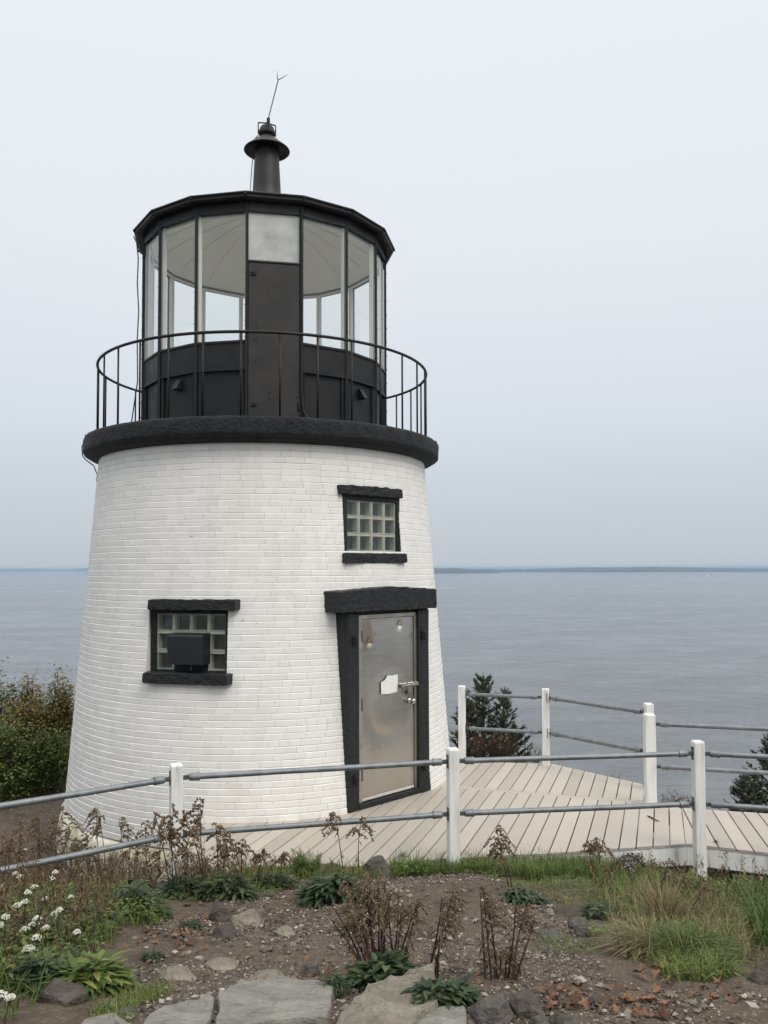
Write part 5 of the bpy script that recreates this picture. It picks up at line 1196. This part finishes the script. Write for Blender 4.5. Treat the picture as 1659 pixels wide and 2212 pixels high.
# low creeping ground cover, too small and many to count
mb = MB(); r0 = random.Random(41)
for px, n_, L in (([(850, 1896), (850, 1872), (1060, 1848), (1290, 1868), (1420, 1880), (1420, 1940), (1250, 1950), (1120, 1930), (1040, 1890)], 5200, .020), ([(340, 1950), (340, 1892), (480, 1888), (640, 1882), (820, 1888), (820, 1900), (640, 1912), (560, 1945), (430, 1950)], 4200, .024),
                  ([(-20, 2220), (-20, 1940), (200, 1930), (340, 1960), (330, 2010), (240, 2030), (230, 2090), (130, 2120), (90, 2190)], 9000, .036), ([(1240, 2010), (1300, 1960), (1659, 1940), (1659, 2040), (1560, 2080), (1400, 2070), (1330, 2060)], 3200, .024), ([(1140, 2040), (1190, 2020), (1300, 2030), (1290, 2070), (1180, 2060)], 600, .014)):
    for x, y in scatter(px, n_, r0):
        if noise.noise(V3(x * 2.6, y * 2.6, 8)) < -.18: continue
        a = r0.uniform(0, 6.28); el = r0.uniform(-.1, 1.0); mb.leaf((x, y, ground(x, y) + r0.uniform(.0, .035 if L < .03 else .13)), V3(math.cos(a), math.sin(a), math.tan(el) * .6), V3(0, 0, 1), L * r0.uniform(.6, 1.5), L * r0.uniform(.35, .7), 0, min(1, max(0, r0.gauss(.42, .22))), .3, 1)
tag(mb.build('ground_cover', M['shrub_g']), kind='stuff')
# tangle of dead weeds on the left bank: nobody could count these stems
mb = MB(); r0 = random.Random(9)
for px, n_, L in (([(-20, 1960), (-20, 1850), (100, 1850), (250, 1880), (330, 1890), (300, 1930), (150, 1950)], 420, .30), ([(-20, 2150), (-20, 1960), (200, 1940), (250, 2010), (120, 2100)], 300, .24), ([(190, 1940), (190, 1898), (440, 1898), (440, 1930)], 230, .27), ([(430, 1925), (430, 1896), (560, 1890), (560, 1910)], 70, .17), ([(330, 1892), (620, 1884), (600, 1900), (340, 1910)], 60, .2),
                  ([(1420, 1910), (1659, 1910), (1659, 2000), (1480, 1990)], 70, .24), ([(1280, 1885), (1420, 1890), (1420, 1950), (1290, 1945)], 50, .2)):
    for x, y in scatter(px, n_, r0):
        a = r0.uniform(0, 6.28); ln = abs(r0.gauss(0, .3)); l_ = L * r0.uniform(.5, 1.25); d = V3(math.cos(a) * ln, math.sin(a) * ln, 1).normalized(); p = V3(x, y, ground(x, y) - .01); tt = r0.random()
        mb.tube([p, p + d * l_ * .5, p + d * l_ + V3(math.cos(a), math.sin(a), 0) * .03], [.0026, .002, .0012], 4, t=tt)
        for k in range(7):
            q = r0.uniform(.2, 1); b_ = r0.uniform(0, 6.28); mb.leaf(p + d * l_ * q, V3(math.cos(b_), math.sin(b_), r0.uniform(-.8, .5)), V3(0, 0, 1), r0.uniform(.025, .06), r0.uniform(.006, .016), 0, r0.random(), .6, 1)
        if r0.random() < .45:
            for k in range(16): mb.octa(p + d * l_ * r0.uniform(.78, 1.02) + V3(r0.gauss(0, .016), r0.gauss(0, .016), 0), r0.uniform(.003, .007), 0, r0.uniform(.2, 1))
tag(mb.build('dead_weeds', M['dead']), kind='stuff')

# asters by the white rim
def aster(u, v, h, label, n_=26):
    c0 = at(u, v); root = thing('aster_plant', label, 'wildflower', c0, 'pale asters'); st = MB(); fl_ = MB()
    for k in range(n_):
        a = gv.uniform(0, 6.28); sp = gv.uniform(.05, .45); d = V3(math.cos(a) * sp, math.sin(a) * sp, 1).normalized(); L = h * gv.uniform(.6, 1.05); st.tube([V3(0, 0, 0), d * L * .6, d * L], [.003, .002, .001], 4, t=.3)
        for j in range(9):
            q = gv.uniform(.35, 1.02); b_ = gv.uniform(0, 6.28); p = d * L * q + V3(math.cos(b_), math.sin(b_), .5) * .03; st.leaf(d * L * q, V3(math.cos(b_), math.sin(b_), .4), V3(0, 0, 1), .035, .007, 0, gv.random(), .2, 1)
            if q > .5: fl_.octa(p, gv.uniform(.004, .0075), 0, gv.random(), .6)
    st.build('stem', M['greenstem'], root, at=(0, 0, 0)); fl_.build('flower_head', M['aster'], root, at=(0, 0, 0))
aster(1592, 1922, .36, 'grey lilac aster in front of the white deck rim at the right edge', 34)
aster(1362, 1898, .16, 'low pale aster left of the corner post foot', 14)
aster(1408, 1890, .14, 'small pale lilac aster right against the corner post foot', 12)
aster(868, 1868, .10, 'tiny white aster in the grass left of the middle front post', 8)

# shrubs left of the tower
def shrub(u0, u1, v0, v1, Y, label, key, n_, leafL, name='shrub', flowers=None, seed=1, stems=26, zb=None):
    """a leafy shrub filling the pixels u0-u1, v0-v1 at distance Y: stems, and a cloud of single leaves"""
    r0 = random.Random(seed); cx = ((u0 + u1) / 2 - PW / 2) / FOC * Y; rx = (u1 - u0) / 2 / FOC * Y; ztop = EYE - (v0 - 1228) / FOC * Y; zb = ground(cx, Y) if zb is None else zb
    root = thing(name, label, 'shrub', (cx, Y, zb), 'shrubs left of the tower'); h = ztop - zb; st = MB(); lf_ = MB(); fl_ = MB()
    tips = []
    for k in range(stems):
        a = r0.uniform(0, 6.28); q = r0.random() ** .5; hh = h * (1 - .5 * q * q) * r0.uniform(.80, 1.06); tip = V3(math.cos(a) * rx * q, math.sin(a) * rx * .7 * q, hh); b0 = tip * .35; b0.z = -.05
        mid = b0.lerp(tip, .55) + V3(r0.gauss(0, .05), r0.gauss(0, .05), hh * .08); st.tube([b0, mid, tip], [.012, .007, .002], 5, t=r0.random()); tips.append((b0, mid, tip))
    for k in range(n_):
        b0, mid, tip = tips[r0.randrange(len(tips))]; f = r0.random() ** .75
        p = b0.lerp(mid, f / .55) if f < .55 else mid.lerp(tip, (f - .55) / .45)
        sp = .06 + .26 * min(rx, .8) * (1.15 - f); p = p + V3(r0.gauss(0, sp), r0.gauss(0, sp), r0.gauss(0, sp * .7))
        if p.z < .0: continue
        a = r0.uniform(0, 6.28); lf_.leaf(p, V3(math.cos(a), math.sin(a), r0.uniform(-.6, .6)), V3(r0.gauss(0, .4), r0.gauss(0, .4), 1), leafL * r0.uniform(.6, 1.2), leafL * r0.uniform(.45, .7), 0, min(1, max(0, r0.gauss(.45, .25))), .3, 1)
        if flowers and r0.random() < (.05 if flowers == 'pink' and key == 'shrub_g' else .02) and f > .5:
            for _ in range(3): fl_.octa(p + V3(r0.gauss(0, .03), r0.gauss(0, .03), .02 + r0.gauss(0, .02)), r0.uniform(.012, .02), 0, r0.random(), .5)
    st.build('stem', M['bark'], root, at=(0, 0, 0)); lf_.build('foliage', M[key], root, at=(0, 0, 0))
    if flowers: fl_.build('flower_head', M[flowers], root, at=(0, 0, 0))
    return root
shrub(-50, 100, 1545, 1700, 11.6, 'dark green leafy shrub, front left by the gravel path', 'shrub_g', 5200, .055, seed=3)
shrub(40, 172, 1560, 1690, 11.9, 'dark green shrub touching the left side of the tower', 'shrub_g', 4600, .05, seed=4)
shrub(-60, 50, 1425, 1690, 12.7, 'green shrub with pale pink flowers at the far left', 'shrub_g', 5200, .06, flowers='pink', seed=5, name='flowering_shrub')
shrub(38, 112, 1448, 1690, 12.9, 'yellowing shrub behind the dark green ones', 'shrub_y', 6500, .055, seed=6, flowers='pink')
shrub(98, 172, 1436, 1690, 12.6, 'reddish brown shrub rising beside the tower wall', 'shrub_r', 6500, .055, seed=7)
shrub(-30, 16, 1385, 1650, 12.9, 'tall thin shrub on the left edge, highest of the shrubs', 'shrub_g', 900, .06, seed=8, stems=9)
shrub(-10, 130, 1490, 1690, 12.4, 'mixed russet shrub in the middle of the thicket', 'shrub_r', 7000, .055, seed=9, flowers='pink')

# spruces beyond the deck
def spruce(u, v0, Y, width, zb, label, seed, nb=70, nl_=(14, 26)):
    r0 = random.Random(seed); cx = (u - PW / 2) / FOC * Y; zt = EYE - (v0 - 1228) / FOC * Y; h = zt - zb
    root = thing('spruce', label, 'tree', (cx, Y, zb), 'spruces below the deck'); tr = MB(); cr = MB()
    def shoot(p, d, L, up=.5):
        """a needle-clad shoot"""
        d = d.normalized(); x = d.orthogonal().normalized(); y = d.cross(x); tr.tube([p, p + d * L], [.004, .002], 4, t=.4)
        t_ = min(1, max(0, r0.gauss(.42, .24)))
        for k in range(int(L / .0042)):
            a = r0.uniform(0, 6.28); f = r0.random() ** .9; q = p + d * (L * f); n_ = (x * math.cos(a) + y * math.sin(a)) + d * .75; n_ = n_.normalized() * r0.uniform(.018, .030); s_ = n_.cross(d).normalized() * .0048
            cr.add([q - s_, q + s_, q + n_], [(0, 1, 2)], 0, t_)
    tr.tube([(0, 0, -.2), (.02, 0, h * .5), (0, 0, h)], [.05, .03, .004], 7, t=.5); shoot(V3(0, 0, h - .14), V3(.05, 0, 1), .16)
    for k in range(nb):
        f = (k + r0.random()) / nb; z = h * (.04 + .93 * f); a = k * 2.4 + r0.gauss(0, .3); L = width * (1 - f) ** .75 * r0.uniform(.65, 1.1) + .07; el = .15 + .5 * f + r0.gauss(0, .1)
        d = V3(math.cos(a) * math.cos(el), math.sin(a) * math.cos(el), math.sin(el)); p0 = V3(0, 0, z); tip = p0 + d * L + V3(0, 0, .08 * L); mid = p0 + d * L * .55 - V3(0, 0, .03 * L); tr.tube([p0, mid, tip], [.010, .006, .002], 4, t=.4)
        m_ = int(8 + L * 40)
        for j in range(m_):
            q = r0.uniform(.12, 1) ** .8; p = p0.lerp(mid, q / .55) if q < .55 else mid.lerp(tip, (q - .55) / .45); sd = d.cross(V3(0, 0, 1)).normalized() * r0.choice((-1, 1)); shoot(p, d * .7 + sd * r0.uniform(.25, 1.0) + V3(0, 0, r0.uniform(-.2, .6)), r0.uniform(.06, .13) * (1.1 - .4 * q))
        shoot(tip - d * .02, d + V3(0, 0, .3), .09)
    tr.build('trunk', M['bark'], root, at=(0, 0, 0)); cr.build('crown', M['needle'], root, at=(0, 0, 0)); return root
spruce(1040, 1456, 12.4, .80, -1.9, 'dark green spruce behind the back corner of the deck beside the tower', 2, 120)
spruce(1084, 1490, 12.1, .60, -1.8, 'smaller spruce leaning on the right of the one beside the tower', 3, 80)
spruce(1664, 1590, 10.6, .72, -1.6, 'spruce cut by the right edge of the frame beyond the side railing', 4, 110)
spruce(1608, 1682, 10.4, .48, -1.5, 'low spruce in front of the one cut by the right edge', 5, 70)
spruce(1008, 1512, 12.2, .62, -1.6, 'low spruce between the tower and the back corner post', 6, 90)
spruce(1112, 1568, 11.9, .50, -1.6, 'lowest spruce at the right foot of the pair beside the tower', 7, 70)
def twigs(u, v, Y, h, rx, label, n_, seed, key='stalk', leaf_=.5):
    r0 = random.Random(seed); cx = (u - PW / 2) / FOC * Y; zb = EYE - (v - 1228) / FOC * Y; root = thing('dead_shrub', label, 'shrub', (cx, Y, zb), 'bare shrubs below the deck'); tw_ = MB(); lv = MB()
    for k in range(n_):
        a = r0.uniform(0, 6.28); q = r0.random(); tip = V3(math.cos(a) * rx * q, math.sin(a) * rx * .7 * q, h * r0.uniform(.55, 1)); b0 = V3(tip.x * .4, tip.y * .4, -.1); mid = b0.lerp(tip, .5) + V3(r0.gauss(0, .03), r0.gauss(0, .03), .05); tt = r0.random(); tw_.tube([b0, mid, tip], [.005, .0035, .0015], 4, t=tt)
        for j in range(3):
            f = r0.uniform(.3, .9); p = mid.lerp(tip, f); e_ = V3(r0.gauss(0, .5), r0.gauss(0, .5), .7).normalized() * r0.uniform(.06, .16); tw_.tube([p, p + e_], [.0025, .001], 4, t=tt)
            if r0.random() < leaf_: lv.leaf(p + e_, V3(r0.gauss(0, 1), r0.gauss(0, 1), -.3), V3(0, 0, 1), .03, .016, 0, r0.random(), .3, 1)
    tw_.build('branches', M[key], root, at=(0, 0, 0)); lv.build('leaf_cluster', M['deadleaf'], root, at=(0, 0, 0))
twigs(1062, 1660, 11.5, .52, .44, 'brown leafless shrub in front of the spruce beside the tower', 150, 3)
twigs(1150, 1665, 11.4, .34, .22, 'thin grey twigs at the back deck edge right of the brown shrub', 22, 5, leaf_=.1)
twigs(1310, 1720, 10.6, .26, .18, 'few dry stalks beyond the back railing, left of the corner post', 9, 6, leaf_=.3)
twigs(1640 - 190, 1752, 9.6, .16, .22, 'low dark stems behind the side boards, right of the corner posts', 26, 7, leaf_=.8)
